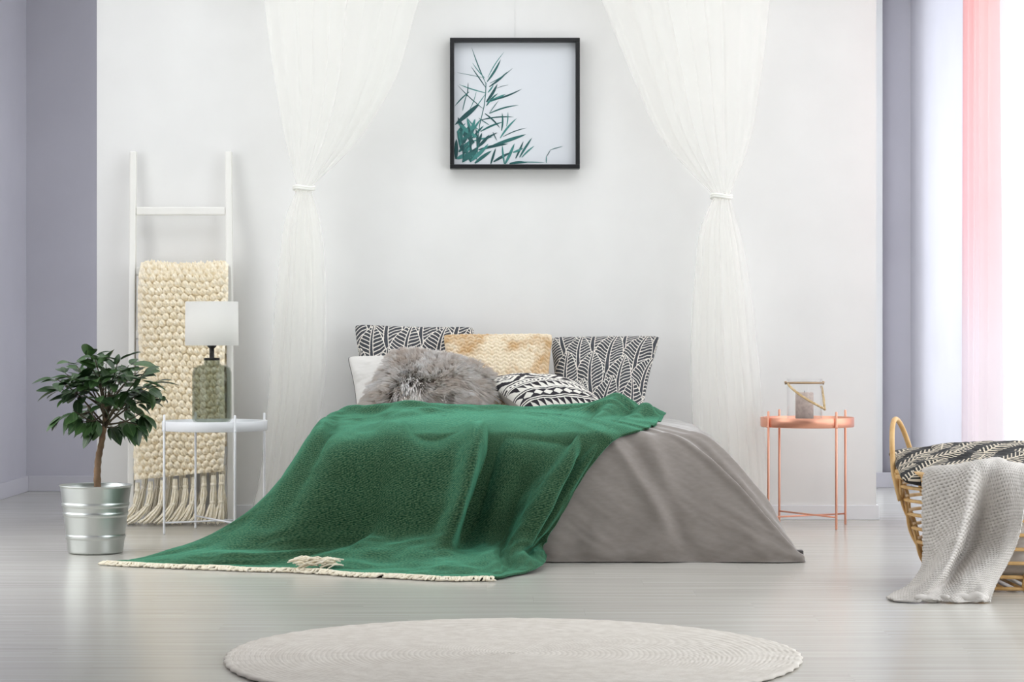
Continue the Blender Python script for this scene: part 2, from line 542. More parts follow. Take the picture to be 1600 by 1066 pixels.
tulle_curtain('sheer white canopy curtain tied in a waist, beside the white ladder and lamp',
              [(405, -165), (413, 0), (430, 130), (450, 240), (464, 294)], [(722, -165), (655, 0), (610, 140), (555, 225), (486, 294)],
              [(464, 294), (446, 340), (437, 400), (426, 520), (416, 650), (404, 750), (388, 820)],
              [(486, 294), (500, 345), (508, 420), (510, 520), (505, 620), (492, 700), (484, 820)], (475, 294), 10.6, 3)
tulle_curtain('sheer white canopy curtain tied in a waist, next to the copper side table',
              [(868, -165), (940, 0), (985, 110), (1040, 225), (1115, 307)], [(1210, -165), (1202, 0), (1190, 110), (1166, 240), (1140, 307)],
              [(1115, 307), (1096, 350), (1086, 420), (1079, 520), (1082, 680), (1088, 820)],
              [(1140, 307), (1158, 370), (1172, 450), (1185, 560), (1196, 690), (1207, 820)], (1127, 307), 10.6, 21)


def hang_curtain(name, label, cat, x, y0, y1, nf, amp, m, z0=0.01, z1=2.95, seed=0, nu=160):
    u = np.linspace(0, 1, nu); z = np.linspace(z0, z1, 30)
    rr = np.random.default_rng(seed); p = rr.random(4) * 6
    U, Z = np.meshgrid(u, z, indexing='ij')
    k = 0.75 + 0.25 * (1 - (Z - z0) / (z1 - z0))
    X = x + k * amp * (np.sin(2 * np.pi * nf * U + p[0]) + 0.4 * np.sin(2 * np.pi * nf * 2.3 * U + p[1] + 0.3 * Z))
    Y = y0 + (y1 - y0) * (U + 0.012 * np.sin(4 * np.pi * nf * U + p[2])) - 0.02 * (1 - Z / 3.0) * np.sin(Z * 1.3 + p[3])
    g = np.stack([X, Y, Z], 2)
    o = mesh_obj(name, g.reshape(-1, 3), grid_faces(nu, 30), m, origin=(x, (y0 + y1) / 2, 0))
    tag(o, label, cat)
    return o


# gathered pink curtain at the far edge of the window, sheer over the window
hang_curtain('window_curtain', 'long curtain fading from pink to pale mauve at the window edge', 'curtain', 2.24, -0.42, 0.05, 5, 0.042, m_pink, seed=2)
hang_curtain('sheer_curtain', 'thin white sheer curtain covering the bright window', 'curtain', 2.31, -1.9, -0.36, 13, 0.022, m_sheer, seed=5, nu=300)
m_rod = mat('rod_metal', (210, 210, 212), 0.35, 0.6)
rod = empty('curtain_rod', (2.27, -3.0, 2.97), 'white curtain rod above the window', 'curtain rod')
MB().tube([(2.27, 0.2, 2.97), (2.27, -6.5, 2.97)], 0.012, 10).build('rod', m_rod, rod)

# ------------------------------------------------------------------ bed
BX0, BX1 = -0.77, 0.73
BYF, BYB = -1.80, -0.06       # front and back of the mattress (world y)
bed = empty('bed', ((BX0 + BX1) / 2, (BYF + BYB) / 2, 0), 'low double bed under grey bedding against the white wall', 'bed')
m_bedbase = mat('bed_base_fabric', (196, 192, 188), 0.9)
m_sheet = noise_color(mat('white_sheet', rough=0.85), (228, 227, 228), (234, 233, 234), 8)
bevel(MB().box(BX0, BX1, BYF, BYB, 0.08, 0.28).build('base', m_bedbase, bed, smooth=False), 0.02, 3)
bevel(MB().box(BX0, BX1, BYF, BYB, 0.28, 0.485).build('mattress', m_sheet, bed, smooth=False), 0.05, 4)
for x in (BX0 + 0.1, BX1 - 0.1):
    for y in (BYF + 0.12, BYB - 0.12):
        MB().lathe([(0.02, 0), (0.028, 0.08)], (x, y, 0), 16, True, True).build('leg', mat('dark_leg', (70, 62, 56), 0.5), bed)

# duvet: strands from the middle of the bed over the brow to the hem on the floor
def Yd(D): return D - WALL_D
brow = [(-0.78, Yd(10.22), .49), (-0.78, Yd(9.7), .495), (-0.77, Yd(9.2), .49), (-0.70, Yd(9.06), .495), (-0.35, Yd(9.02), .50), (0.1, Yd(9.02), .505), (0.5, Yd(9.04), .50),
        (0.70, Yd(9.08), .495), (0.755, Yd(9.28), .50), (0.765, Yd(9.75), .51), (0.76, Yd(10.22), .51)]
hem = [(-0.87, Yd(10.24), 0), (-0.88, Yd(9.7), 0), (-0.89, Yd(9.1), 0), (-0.84, Yd(8.84), 0), (-0.35, Yd(8.80), 0), (0.15, Yd(8.78), 0), (0.72, Yd(8.785), 0),
       (1.15, Yd(8.80), 0), (1.06, Yd(9.15), 0), (0.99, Yd(9.7), 0), (0.97, Yd(10.22), 0)]
core = [(-0.05, Yd(10.22), .55), (-0.05, Yd(10.0), .555), (-0.05, Yd(9.85), .555), (-0.05, Yd(9.75), .555), (-0.05, Yd(9.7), .555), (-0.03, Yd(9.7), .555), (0.0, Yd(9.7), .555),
        (0.0, Yd(9.72), .555), (0.0, Yd(9.8), .555), (0.0, Yd(10.0), .555), (0.0, Yd(10.22), .55)]
ua = np.r_[0, np.cumsum(np.sqrt(((np.array(hem)[1:] - np.array(hem)[:-1]) ** 2).sum(1)))]; ua /= ua[-1]
NU, NT, NS = 420, 46, 110
tu = np.linspace(0, 1, NU)
Bp = hermite(ua, np.array(brow), tu); Hp = hermite(ua, np.array(hem), tu); Cp = hermite(ua, np.array(core), tu)
g = np.zeros((NU, NT + NS, 3))
for k, t in enumerate(np.linspace(0, 1, NT, endpoint=False)):
    q = Cp * (1 - t) + Bp * t
    q[:, 2] = Cp[:, 2] + (Bp[:, 2] - Cp[:, 2]) * t ** 3
    g[:, k] = q
outw = Hp - Bp; outw[:, 2] = 0; ln = np.linalg.norm(outw, axis=1, keepdims=True); outw /= ln
for k, t in enumerate(np.linspace(0, 1, NS)):
    P1 = Bp + outw * np.minimum(0.15, 0.45 * ln + 0.02); P1[:, 2] -= 0.012
    P2 = Hp - outw * (0.10 * ln + 0.01); P2[:, 2] = 0.12 - 0.06 * np.clip((ln[:, 0] - 0.3) / 0.25, 0, 1)
    g[:, NT + k] = Bp * (1 - t) ** 3 + 3 * P1 * t * (1 - t) ** 2 + 3 * P2 * t * t * (1 - t) + Hp * t ** 3
nrm = normals_grid(g)
if nrm[NU // 2, NT // 2, 2] < 0: nrm = -nrm
T = np.concatenate([np.linspace(0, 1, NT, endpoint=False), np.linspace(1, 2, NS)])[None, :].repeat(NU, 0)
U = tu[:, None].repeat(NT + NS, 1)
sk = np.clip(T - 1, 0, 1)
wr = 0.028 * (fbm(U * 22 + sk * 2.5, T * 2.2, 3) - 0.5) * (0.25 + 0.9 * sk * (1 - sk) * 4 * 0.6 + 0.15)
wr += 0.008 * (fbm(U * 60 - sk * 9, T * 5, 9) - 0.5) * np.clip(0.3 + sk, 0, 1)
# soft creases running from the brow down to the hem
for uc, slope, wid, am in ((0.62, -0.035, 0.012, 0.032), (0.685, 0.03, 0.010, -0.032), (0.72, 0.03, 0.009, 0.028), (0.655, 0.06, 0.008, 0.024), (0.59, 0.02, 0.010, -0.026), (0.56, 0.05, 0.008, 0.02)):
    wr += am * np.exp(-((U - uc - slope * sk) / wid) ** 2) * np.exp(-((sk - 0.5) / 0.42) ** 2)
wr += 0.014 * np.exp(-((sk - 0.93) / 0.05) ** 2) * (fbm(U * 30, T * 0 + 1, 21) - 0.35) * 2
g = g + nrm * wr[:, :, None]
# crumple low on the front, where the cover bunches on the floor
bun = np.exp(-((sk - 0.86) / 0.10) ** 2) * (0.5 + 0.5 * np.sin(U * 150 + 5 * fbm(U * 20, T * 3, 5)))
g[:, :, 1] -= 0.016 * bun
g[:, :, 2] = np.where(T > 1, np.maximum(g[:, :, 2], 0.004), g[:, :, 2])
duvet_grid = g
m_duvet = mat('grey_cotton', (166, 158, 154), 0.85)
noise_color(m_duvet, (138, 130, 124), (144, 136, 130), 30, (1, 1, 3), 5, bump=0.05, bdist=0.002)
m_duvet.node_tree.nodes['Principled BSDF'].inputs['Sheen Weight'].default_value = 0.75
m_duvet.node_tree.nodes['Principled BSDF'].inputs['Sheen Roughness'].default_value = 0.3
duvet = mesh_obj('duvet', g.reshape(-1, 3), grid_faces(NU, NT + NS), m_duvet, origin=(0, Yd(9.5), 0))
tag(duvet, 'plain grey cotton duvet draped over the bed down to the floor', 'duvet')
# dark corner tab of the cover
c = P(1252, 862, 8.83)
tb = MB(); tb.box(c.x - 0.03, c.x + 0.008, c.y - 0.010, c.y + 0.03, 0.012, 0.045)
ob = bevel(tb.build('corner_tab', mat('dark_grey_tab', (96, 92, 92), 0.9), duvet, smooth=False), 0.004); ob['label'] = 'dark grey corner tab'
dv_bvh = BVHTree.FromPolygons([Vector(v) for v in g.reshape(-1, 3)], [list(map(int, f)) for f in grid_faces(NU, NT + NS)])

# ------------------------------------------------------------------ green blanket
st = [
    [P(512, 650, 10.12), P(492, 690, 9.95), P(455, 760, 9.7), P(400, 815, 9.4), P(320, 850, 9.1), P(235, 870, 8.86), P(190, 879, 8.74), P(165, 883, 8.70)],
    [P(520, 648, 10.1), P(496, 668, 9.5), P(478, 693, 9.2), P(440, 746, 9.05), P(400, 791, 8.98), P(340, 831, 8.92), P(262, 864, 8.78), P(190, 884, 8.66)],
    [P(548, 640, 10.1), P(532, 664, 9.4), P(512, 700, 8.98), P(482, 765, 8.84), P(440, 825, 8.76), P(380, 862, 8.66), P(320, 880, 8.60), P(285, 888, 8.56)],
    [P(590, 635, 10.1), P(585, 662, 9.4), P(570, 700, 8.95), P(548, 770, 8.83), P(520, 830, 8.76), P(478, 866, 8.64), P(430, 886, 8.53), P(395, 893, 8.46)],
    [P(625, 632, 10.1), P(620, 660, 9.4), P(612, 698, 8.97), P(598, 770, 8.86), P(580, 838, 8.80), P(545, 868, 8.68), P(500, 890, 8.48), P(480, 896, 8.40)],
    [P(665, 632, 10.1), P(660, 660, 9.4), P(655, 698, 8.93), P(640, 770, 8.80), P(622, 835, 8.74), P(600, 862, 8.60), P(572, 890, 8.40), P(560, 902, 8.27)],
    [P(705, 634, 10.1), P(708, 658, 9.35), P(712, 698, 8.90), P(696, 780, 8.75), P(676, 838, 8.69), P(652, 858, 8.56), P(640, 888, 8.32), P(632, 905, 8.20)],
    [P(740, 635, 10.1), P(752, 652, 9.4), P(750, 688, 8.86), P(730, 770, 8.68), P(706, 838, 8.62), P(692, 862, 8.52), P(688, 890, 8.27), P(684, 907, 8.13)],
    [P(758, 636, 10.1), P(772, 658, 9.5), P(760, 698, 9.02), P(738, 775, 8.90), P(716, 838, 8.82), P(716, 866, 8.60), P(722, 892, 8.27), P(728, 908, 8.12)],
    [P(800, 636, 10.1), P(800, 656, 9.45), P(792, 698, 8.95), P(775, 775, 8.83), P(765, 835, 8.78), P(764, 866, 8.58), P(768, 893, 8.26), P(771, 908, 8.13)],
    [P(870, 632, 10.1), P(862, 655, 9.45), P(842, 698, 8.95), P(812, 772, 8.82), P(790, 832, 8.75), P(785, 862, 8.60), P(795, 888, 8.36), P(806, 900, 8.27)],
    [P(950, 634, 10.1), P(925, 660, 9.45), P(885, 702, 8.93), P(845, 775, 8.78), P(815, 838, 8.70), P(808, 860, 8.58), P(825, 880, 8.44), P(838, 888, 8.40)],
    [P(1012, 640, 10.1), P(975, 662, 9.5), P(918, 706, 8.98), P(872, 778, 8.85), P(838, 838, 8.80), P(828, 858, 8.72), P(842, 870, 8.60), P(852, 876, 8.56)],
    [P(1040, 648, 10.1), P(1016, 668, 9.55), P(945, 702, 9.05), P(900, 765, 8.90), P(868, 822, 8.84), P(850, 848, 8.79), P(852, 862, 8.70), P(855, 868, 8.66)],
]
for i, q in enumerate(st):
    for k in (2, 3, 4):             # cloth lies a little proud of the duvet front
        q[k] = q[k] + Vector((0, -0.055, 0)) + Vector((-q[k].x * 0.006, 0, (CAM_H - q[k].z) * 0.006))
    if 2 <= i <= 12:                # the fold over the bed edge wavers
        q[2] = q[2] + Vector((0, 0.03 * math.sin(i * 2.3), 0.024 * math.sin(i * 2.1 + 0.6)))
        q[1] = q[1] + Vector((0, 0, 0.016 * math.sin(i * 1.7)))
us = [0, .05, .15, .24, .31, .385, .455, .51, .545, .61, .71, .81, .91, 1.0]
BU, BV = 420, 300
bg_ = loft(st, BU, BV, us)
U, V = np.meshgrid(np.linspace(0, 1, BU), np.linspace(0, 1, BV), indexing='ij')
nr = normals_grid(bg_)
if nr[BU // 2, 20, 2] < 0: nr = -nr
topm = np.exp(-((V - 0.14) / 0.13) ** 2); bot = np.clip((V - 0.55) / 0.3, 0, 1)
d = 0.085 * (fbm(U * 5 + V * 1.5, V * 16 + U * 7, 31) - 0.5) * topm
d += 0.034 * (fbm(U * 9 - V * 2, V * 5, 40) - 0.5) * np.clip(V * 2, 0, 1) * np.clip(U * 12, 0, 1)
d += 0.05 * (fbm(U * 10 + V * 3, V * 9, 47) - 0.42) * bot * (1 - np.clip((V - 0.93) / 0.07, 0, 1)) * np.clip(U * 8, 0, 1)
d += 0.006 * (fbm(U * 40, V * 40, 50) - 0.5)
# named folds: (u at top, u at bottom, width, height, v0, v1)
for u0, u1, w_, h_, v0, v1 in ((0.93, 0.96, 0.035, 0.035, 0.02, 0.6), (0.845, 0.835, 0.035, 0.045, -0.05, 0.82), (0.30, 0.34, 0.05, 0.03, 0.25, 0.85), (0.15, 0.22, 0.045, 0.03, 0.3, 0.9),
                               (0.70, 0.70, 0.06, -0.03, 0.1, 0.85), (0.90, 0.90, 0.022, -0.03, 0.02, 0.75)):
    uc = u0 + (u1 - u0) * V
    win = 1 / (1 + np.exp(-(V - v0) / 0.06)) * 1 / (1 + np.exp((V - v1) / 0.05))
    d += h_ * np.exp(-((U - uc) / w_) ** 2) * win
for v0, u0, u1, h_, w_, sl in ((0.07, 0.12, 0.5, 0.022, 0.016, 0.05), (0.16, 0.3, 0.6, 0.02, 0.02, -0.10), (0.10, 0.5, 0.9, 0.026, 0.018, -0.05), (0.2, 0.55, 1.0, 0.022, 0.02, -0.14)):
    vc = v0 + sl * (U - 0.5)
    win = 1 / (1 + np.exp(-(U - u0) / 0.03)) * 1 / (1 + np.exp((U - u1) / 0.03))
    d += h_ * np.exp(-((V - vc) / w_) ** 2) * win
bg_ = bg_ + nr * d[:, :, None]
# keep the cloth outside the duvet and the floor
co = Vector((0, -WALL_D, CAM_H))
flat = bg_.reshape(-1, 3)
for i in range(len(flat)):
    v = Vector(flat[i]); dr = v - co; L_ = dr.length; dr.normalize()
    hit = dv_bvh.ray_cast(co, dr, 30)
    if hit[0] is not None and hit[3] < L_ + 0.022:
        flat[i] = co + dr * (hit[3] - 0.022)
bg_ = flat.reshape(BU, BV, 3)
for _ in range(9):
    b2 = bg_.copy()
    b2[1:-1, 1:-1] = 0.5 * bg_[1:-1, 1:-1] + 0.125 * (bg_[2:, 1:-1] + bg_[:-2, 1:-1] + bg_[1:-1, 2:] + bg_[1:-1, :-2])
    for e in (0, -1):
        b2[e, 1:-1] = 0.5 * bg_[e, 1:-1] + 0.25 * (bg_[e, 2:] + bg_[e, :-2])
        b2[1:-1, e] = 0.5 * bg_[1:-1, e] + 0.25 * (bg_[2:, e] + bg_[:-2, e])
    bg_ = b2
flat = bg_.reshape(-1, 3)
for i in range(len(flat)):
    v = Vector(flat[i]); dr = v - co; L_ = dr.length; dr.normalize()
    hit = dv_bvh.ray_cast(co, dr, 30)
    if hit[0] is not None and hit[3] < L_ + 0.018:
        flat[i] = co + dr * (hit[3] - 0.018)
bg_ = flat.reshape(BU, BV, 3)
for _ in range(2):
    b2 = bg_.copy()
    b2[1:-1, 1:-1] = 0.5 * bg_[1:-1, 1:-1] + 0.125 * (bg_[2:, 1:-1] + bg_[:-2, 1:-1] + bg_[1:-1, 2:] + bg_[1:-1, :-2])
    bg_ = b2
bg_[:, :, 2] = np.maximum(bg_[:, :, 2], 0.008 + 0.006 * fbm(U * 30, V * 30, 77))

m_green = mat('green_wool', (40, 112, 84), 0.95)
N, L, b = nodes(m_green)
uv = N.new('ShaderNodeUVMap'); mp = N.new('ShaderNodeMapping'); mp.inputs['Scale'].default_value = (1, 1, 1)
wv = N.new('ShaderNodeTexWave'); wv.wave_type = 'BANDS'; wv.bands_direction = 'DIAGONAL'; wv.inputs['Scale'].default_value = 36; wv.inputs['Distortion'].default_value = 0.8; wv.inputs['Detail'].default_value = 2; wv.inputs['Detail Scale'].default_value = 6
n1 = N.new('ShaderNodeTexNoise'); n1.inputs['Scale'].default_value = 120; n1.inputs['Detail'].default_value = 3
n2 = N.new('ShaderNodeTexNoise'); n2.inputs['Scale'].default_value = 5; n2.inputs['Detail'].default_value = 3
L.new(uv.outputs[0], mp.inputs['Vector'])
for n_ in (wv, n1, n2): L.new(mp.outputs[0], n_.inputs['Vector'])
r1 = N.new('ShaderNodeValToRGB'); r1.color_ramp.elements[0].position = 0.35; r1.color_ramp.elements[1].position = 0.78
r1.color_ramp.elements[0].color = srgb(16, 56, 37); r1.color_ramp.elements[1].color = srgb(98, 126, 92)
L.new(n1.outputs['Fac'], r1.inputs['Fac'])
mx = N.new('ShaderNodeMix'); mx.data_type = 'RGBA'; mx.blend_type = 'MULTIPLY'; mx.inputs['Factor'].default_value = 0.4
L.new(r1.outputs['Color'], mx.inputs[6]); L.new(wv.outputs['Color'], mx.inputs[7])
L.new(mx.outputs[2], b.inputs['Base Color'])
bp = N.new('ShaderNodeBump'); bp.inputs['Strength'].default_value = 0.3; bp.inputs['Distance'].default_value = 0.002
ad = N.new('ShaderNodeMath'); ad.operation = 'ADD'; L.new(wv.outputs['Fac'], ad.inputs[0]); L.new(n1.outputs['Fac'], ad.inputs[1])
L.new(ad.outputs[0], bp.inputs['Height']); L.new(bp.outputs['Normal'], b.inputs['Normal'])
b.inputs['Sheen Weight'].default_value = 0.75; b.inputs['Sheen Roughness'].default_value = 0.45
b.inputs['Sheen Tint'].default_value = srgb(110, 205, 170)
b.inputs['Specular IOR Level'].default_value = 0.1
blanket = mesh_obj('wool_blanket', bg_.reshape(-1, 3), grid_faces(BU, BV), m_green, origin=(-0.3, Yd(9.0), 0), uvs=np.stack([U * 1.9, V * 2.3], 2).reshape(-1, 2))
tag(blanket, 'green twill wool blanket with cream fringe thrown across the bed foot', 'blanket')
sm = blanket.modifiers.new('thickness', 'SOLIDIFY'); sm.thickness = 0.007; sm.offset = 1 if False else 0

m_cream = noise_color(mat('cream_yarn', rough=0.9), (240, 229, 204), (250, 242, 224), 60)
fr = MB()
hem_pts = bg_[:int(BU * 0.612), -1]
cum = np.r_[0, np.cumsum(np.linalg.norm(hem_pts[1:] - hem_pts[:-1], axis=1))]
npts = 230
for k in range(npts):
    sdist = cum[-1] * (k + 0.5) / npts
    i = min(np.searchsorted(cum, sdist), len(hem_pts) - 2)
    p = Vector(hem_pts[i]); t = Vector(hem_pts[i + 1] - hem_pts[max(i - 1, 0)]); t.z = 0; t.normalize()
    out = Vector((t.y, -t.x, 0))
    if out.y > 0: out = -out
    dirv = (out + t * random.uniform(-0.9, 0.3)).normalized()
    ln_ = random.uniform(0.03, 0.05)
    z = 0.006
    fr.tube([p + dirv * -0.008 + Vector((0, 0, 0.002)), p + dirv * ln_ * 0.35 + Vector((0, 0, random.uniform(0, .004))),
             Vector((p.x, p.y, z)) + dirv * ln_ * 0.7 + t * random.uniform(-.008, .008), Vector((p.x, p.y, z)) + dirv * ln_ + t * random.uniform(-.012, .012)],
            [0.0045, 0.0055, 0.005, 0.003], 5)
# the tangle where the fringe is folded over
cc = P(488, 889, 8.42)
for k in range(60):
    a = math.radians(random.uniform(150, 235)); base = cc + Vector((random.uniform(-0.02, 0.12), random.uniform(-0.03, 0.02), random.uniform(0.012, 0.04)))
    e = base + Vector((math.cos(a) * 0.075, math.sin(a) * 0.04, random.uniform(-0.015, 0.008))); e.z = max(e.z, 0.006)
    fr.tube([base, (base + e) / 2 + Vector((0, 0, 0.008)), e], [0.003, 0.0036, 0.0024], 5)
ob = fr.build('fringe', m_cream, blanket); ob['kind'] = 'stuff'; ob['label'] = 'cream knotted fringe'


# ------------------------------------------------------------------ pillows
def pillow_grid(TL, TR, BL, BR, th, n, pinch=0.05, side=1, power=0.45, sag=0.0):
    u = np.linspace(-1, 1, n); Ug, Vg = np.meshgrid(u, u, indexing='ij')
    TL, TR, BL, BR = [np.array(p, float) for p in (TL, TR, BL, BR)]
    # pull the edges in between the corners
    uu = Ug * (1 - pinch * (1 - Vg ** 2) * np.abs(Ug)); vv = Vg * (1 - pinch * (1 - Ug ** 2) * np.abs(Vg))
    a = ((uu + 1) / 2)[..., None]; c_ = ((vv + 1) / 2)[..., None]
    p = (TL * (1 - a) + TR * a) * (1 - c_) + (BL * (1 - a) + BR * a) * c_
    nrm = np.cross(TR - TL, BL - TL); nrm /= np.linalg.norm(nrm)
    if nrm[1] > 0.0 and abs(nrm[1]) > 0.05: nrm = -nrm
    h = th / 2 * np.clip((1 - Ug ** 2) * (1 - Vg ** 2), 0, 1) ** power
    p = p + nrm * (side * h)[..., None]
    return p, Ug, Vg, nrm


def round_corners(p, Ug, Vg, ctr, k=0.04):
    f = 1 - k * (np.abs(Ug) * np.abs(Vg)) ** 8
    return ctr + (p - ctr) * f[..., None]


def make_pillow(name, label, cat, C, th, color_fn, n=240, m=None, disp=None, piping=None, back=None, pinch=0.05, power=0.45, wr=0.006, seed=0):
    cor = [P(*c) for c in C]
    pf, Ug, Vg, nrm = pillow_grid(*cor, th, n, pinch, 1, power)
    pb, Ub, Vb, _ = pillow_grid(*cor, th, 40, pinch, -1, power)
    ctr = np.mean([list(c) for c in cor], 0)
    pf = round_corners(pf, Ug, Vg, ctr); pb = round_corners(pb, Ub, Vb, ctr)
    inner = np.clip((1 - Ug ** 2) * (1 - Vg ** 2) * 6, 0, 1)
    pf = pf + nrm * ((fbm(Ug * 3 + 7, Vg * 3, seed + 5) - 0.5) * wr * 3 * inner + (fbm(Ug * 8, Vg * 8 + 3, seed) - 0.5) * wr * inner)[..., None]
    if disp is not None:
        pf = pf + nrm * (disp(Ug, Vg) * np.clip((1 - Ug ** 2) * (1 - Vg ** 2) * 25, 0.3, 1))[..., None]
    cf = color_fn(Ug, Vg)
    bc = np.array(srgb(*(back or (215, 212, 206)))[:3])
    cb = np.broadcast_to(bc, (40 * 40, 3))
    v = np.vstack([pf.reshape(-1, 3), pb.reshape(-1, 3)]); cols = np.vstack([cf.reshape(-1, 3), cb])
    fc = np.vstack([grid_faces(n, n), grid_faces(40, 40, n * n, True)])
    o = mesh_obj(name, v, fc, m or attr_mat('printed_cotton', 0.85, 0.1, 500), origin=tuple(ctr), colors=cols)
    tag(o, label, cat, 'cushions propped on the bed' if 'basket' not in label and cat == 'cushion' else None)
    if piping:
        ring = np.vstack([pf[:, 0], pf[-1, 1:], pf[::-1, -1][1:], pf[0, ::-1][1:-1]])[::3]
        MB().tube([Vector(q) for q in ring], piping[1], 6, closed=True).build('piping', mat(*piping[0]), o)
    return o, pf, Ug, Vg, nrm


def lin(*c): return np.array(srgb(*c)[:3])


def leaf_pattern(leaves, dark, cream, back_lines=True):
    """leaves: (tip_x, tip_y, base_x, base_y, halfwidth), drawn front first, unit coords 0..1 with y down"""
    def fn(Ug, Vg):
        x = (Ug + 1) / 2; y = (Vg + 1) / 2
        out = np.empty(x.shape + (3,)); out[:] = dark
        done = np.zeros(x.shape, bool)
        for (tx, ty, bx, by, hw) in leaves:
            ax = np.array([tx - bx, ty - by]); Ln = np.hypot(*ax); ax /= Ln; pe = np.array([-ax[1], ax[0]])
            rx = x - bx; ry = y - by
            s = (rx * ax[0] + ry * ax[1]) / Ln; t0 = rx * pe[0] + ry * pe[1]
            t = t0 - 0.05 * Ln * np.sin(np.pi * np.clip(s, 0, 1)) * (1 if tx < bx else -1)
            sc = np.clip(s, 0, 1)
            wd = hw * (np.sin(np.pi * np.clip(sc, 0.0, 1) ** 0.8) ** 0.75) * (1.05 - 0.1 * sc)
            ins = (s > 0) & (s < 1) & (np.abs(t) < wd)
            a = np.abs(t)
            mid = 0.016 * (1.25 - sc)
            ph = (s * Ln - a * 0.75) / 0.043 + np.sin(a * 55 + tx * 20) * 0.12 + (0.5 if True else 0) * (t > 0)
            vein = (ph - np.floor(ph)) < 0.25
            edge = (wd - a) < 0.0075
            crm = edge | ((a > mid) & (a < mid + 0.007)) | (vein & (a > mid))
            sel = ins & ~done
            out[sel & crm] = cream
            out[sel & ~crm] = dark
            done |= ins
        return out
    return fn


DK = lin(66, 68, 74); CR = lin(232, 227, 218)
lv = []
rl = np.random.default_rng(4)
for row, y in enumerate((1.14, 0.86, 0.58, 0.30, 0.02, -0.26)):
    cols_ = 6
    for c_ in range(-1, cols_ + 1):
        x = (c_ + (0.5 if row % 2 else 0.0)) / 3.5 + rl.uniform(-0.02, 0.02)
        ln_ = rl.uniform(0.52, 0.60); tilt = rl.uniform(-0.045, 0.06)
        yy = y + rl.uniform(-0.04, 0.04)
        lv.append((x + tilt, yy - ln_ * 0.5, x - tilt * 0.6, yy + ln_ * 0.5, rl.uniform(0.135, 0.148)))
fn_leaf = leaf_pattern(lv, DK, CR)
fn_leaf2 = leaf_pattern([(a + .13, b_, c_ + .13, d_, e) for a, b_, c_, d_, e in lv], DK, CR)

make_pillow('cushion', 'black and cream leaf print cushion behind the white and fur cushions', 'cushion',
            [(552, 506, 10.74), (743, 510, 10.74), (566, 664, 10.56), (735, 664, 10.56)], 0.15, fn_leaf, 330, seed=1, power=0.4, back=(70, 72, 78))
make_pillow('cushion', 'black and cream leaf print cushion, rightmost on the bed beside the patterned cushion', 'cushion',
            [(858, 527, 10.70), (1033, 525, 10.70), (868, 652, 10.44), (1003, 652, 10.44)], 0.16, fn_leaf2, 330, seed=2, power=0.4, back=(70, 72, 78))
make_pillow('pillow', 'plain off-white pillow with thin dark piping at the left end of the bed', 'pillow',
            [(542, 557, 10.58), (705, 554, 10.62), (558, 652, 10.40), (705, 652, 10.42)], 0.15, lambda a, b_: np.broadcast_to(lin(224, 221, 217), a.shape + (3,)), 90,
            piping=(('dark_piping', (92, 88, 88), 0.8), 0.0022), seed=3)


def woven_disp(Ug, Vg):
    r = (Vg + 1) / 2 * 21 + 0.25 * np.sin((Ug + 1) * 13 * np.pi); c_ = (Ug + 1) / 2 * 26 + 0.5 * (np.floor(r) % 2)
    fr_ = r - np.floor(r); fc_ = c_ - np.floor(c_)
    return 0.010 * (np.sin(np.pi * fr_) ** 0.6) * (0.35 + 0.65 * np.sin(np.pi * fc_) ** 0.7)


def woven_col(Ug, Vg):
    r = np.floor((Vg + 1) / 2 * 21 + 0.25 * np.sin((Ug + 1) * 13 * np.pi)); c_ = np.floor((Ug + 1) / 2 * 26 + 0.5 * (r % 2))
    n_ = fbm(Ug * 2.4 + Vg * 1.2 + 3, Vg * 3.2 - Ug * 0.8, 61, 3) + 0.18 * (_h(c_, r, 5) - 0.5) + 0.10 * np.clip((np.abs(Ug) - 0.82) * 6, 0, 1)
    k = np.clip((n_ - 0.36) / 0.42, 0, 1)[..., None]
    return lin(238, 223, 198) * (1 - k) + lin(204, 168, 122) * k


make_pillow('cushion', 'tan and cream chunky woven cushion between the two leaf print cushions', 'cushion',
            [(691, 522, 10.58), (865, 521, 10.58), (702, 650, 10.38), (858, 650, 10.38)], 0.14, woven_col, 300, m=attr_mat('woven_wool', 0.95, 0.2), disp=woven_disp, back=(214, 178, 122), wr=0.004, seed=4)


def aztec(Ug, Vg):
    W = lin(236, 232, 224); K = lin(48, 44, 50)
    x = (Ug + 1) / 2; y = (Vg + 1) / 2
    out = np.empty(x.shape + (3,)); out[:] = W
    def tri(f): f = f - np.floor(f); return 2 * np.abs(f - 0.5)
    blk = np.zeros(x.shape, bool)
    # mirrored bands: wide diamond band in the middle, bands of dots and triangles to the sides
    for lo, hi, kind in ((0.0, 0.05, 'd'), (0.07, 0.085, 'l'), (0.10, 0.42, 'diamond'), (0.44, 0.455, 'l'), (0.47, 0.50, 'd'), (0.515, 0.525, 'l'), (0.54, 0.64, 't'), (0.655, 0.67, 'l'), (0.685, 0.80, 'x'), (0.815, 0.83, 'l'), (0.85, 0.95, 't'), (0.965, 0.98, 'l')):
        inb = (y >= lo) & (y < hi); f = (y - lo) / (hi - lo)
        if kind == 'l': blk |= inb
        elif kind == 'd': blk |= inb & (((x * 24) % 1) < 0.5) & (f > 0.15) & (f < 0.85)
        elif kind == 't': blk |= inb & (f < ((x * 13) % 1))
        elif kind == 'x':
            q = tri(x * 9); blk |= inb & ~((np.abs(f - 0.5) < q * 0.36 + 0.02) & (q > 0.12))
        else:
            q = tri(x * 2.6 + 0.2); st_ = np.floor((np.abs(f - 0.5) * 2) * 7) / 7 + 0.10 * (((f * 14) % 1) - 0.5)
            dd = q + st_ * 0.85
            blk |= inb & (((dd > 0.72) & (dd < 1.08)) | ((dd > 0.34) & (dd < 0.46)) | (dd < 0.12) | (dd > 1.34))
    out[blk] = K
    return out


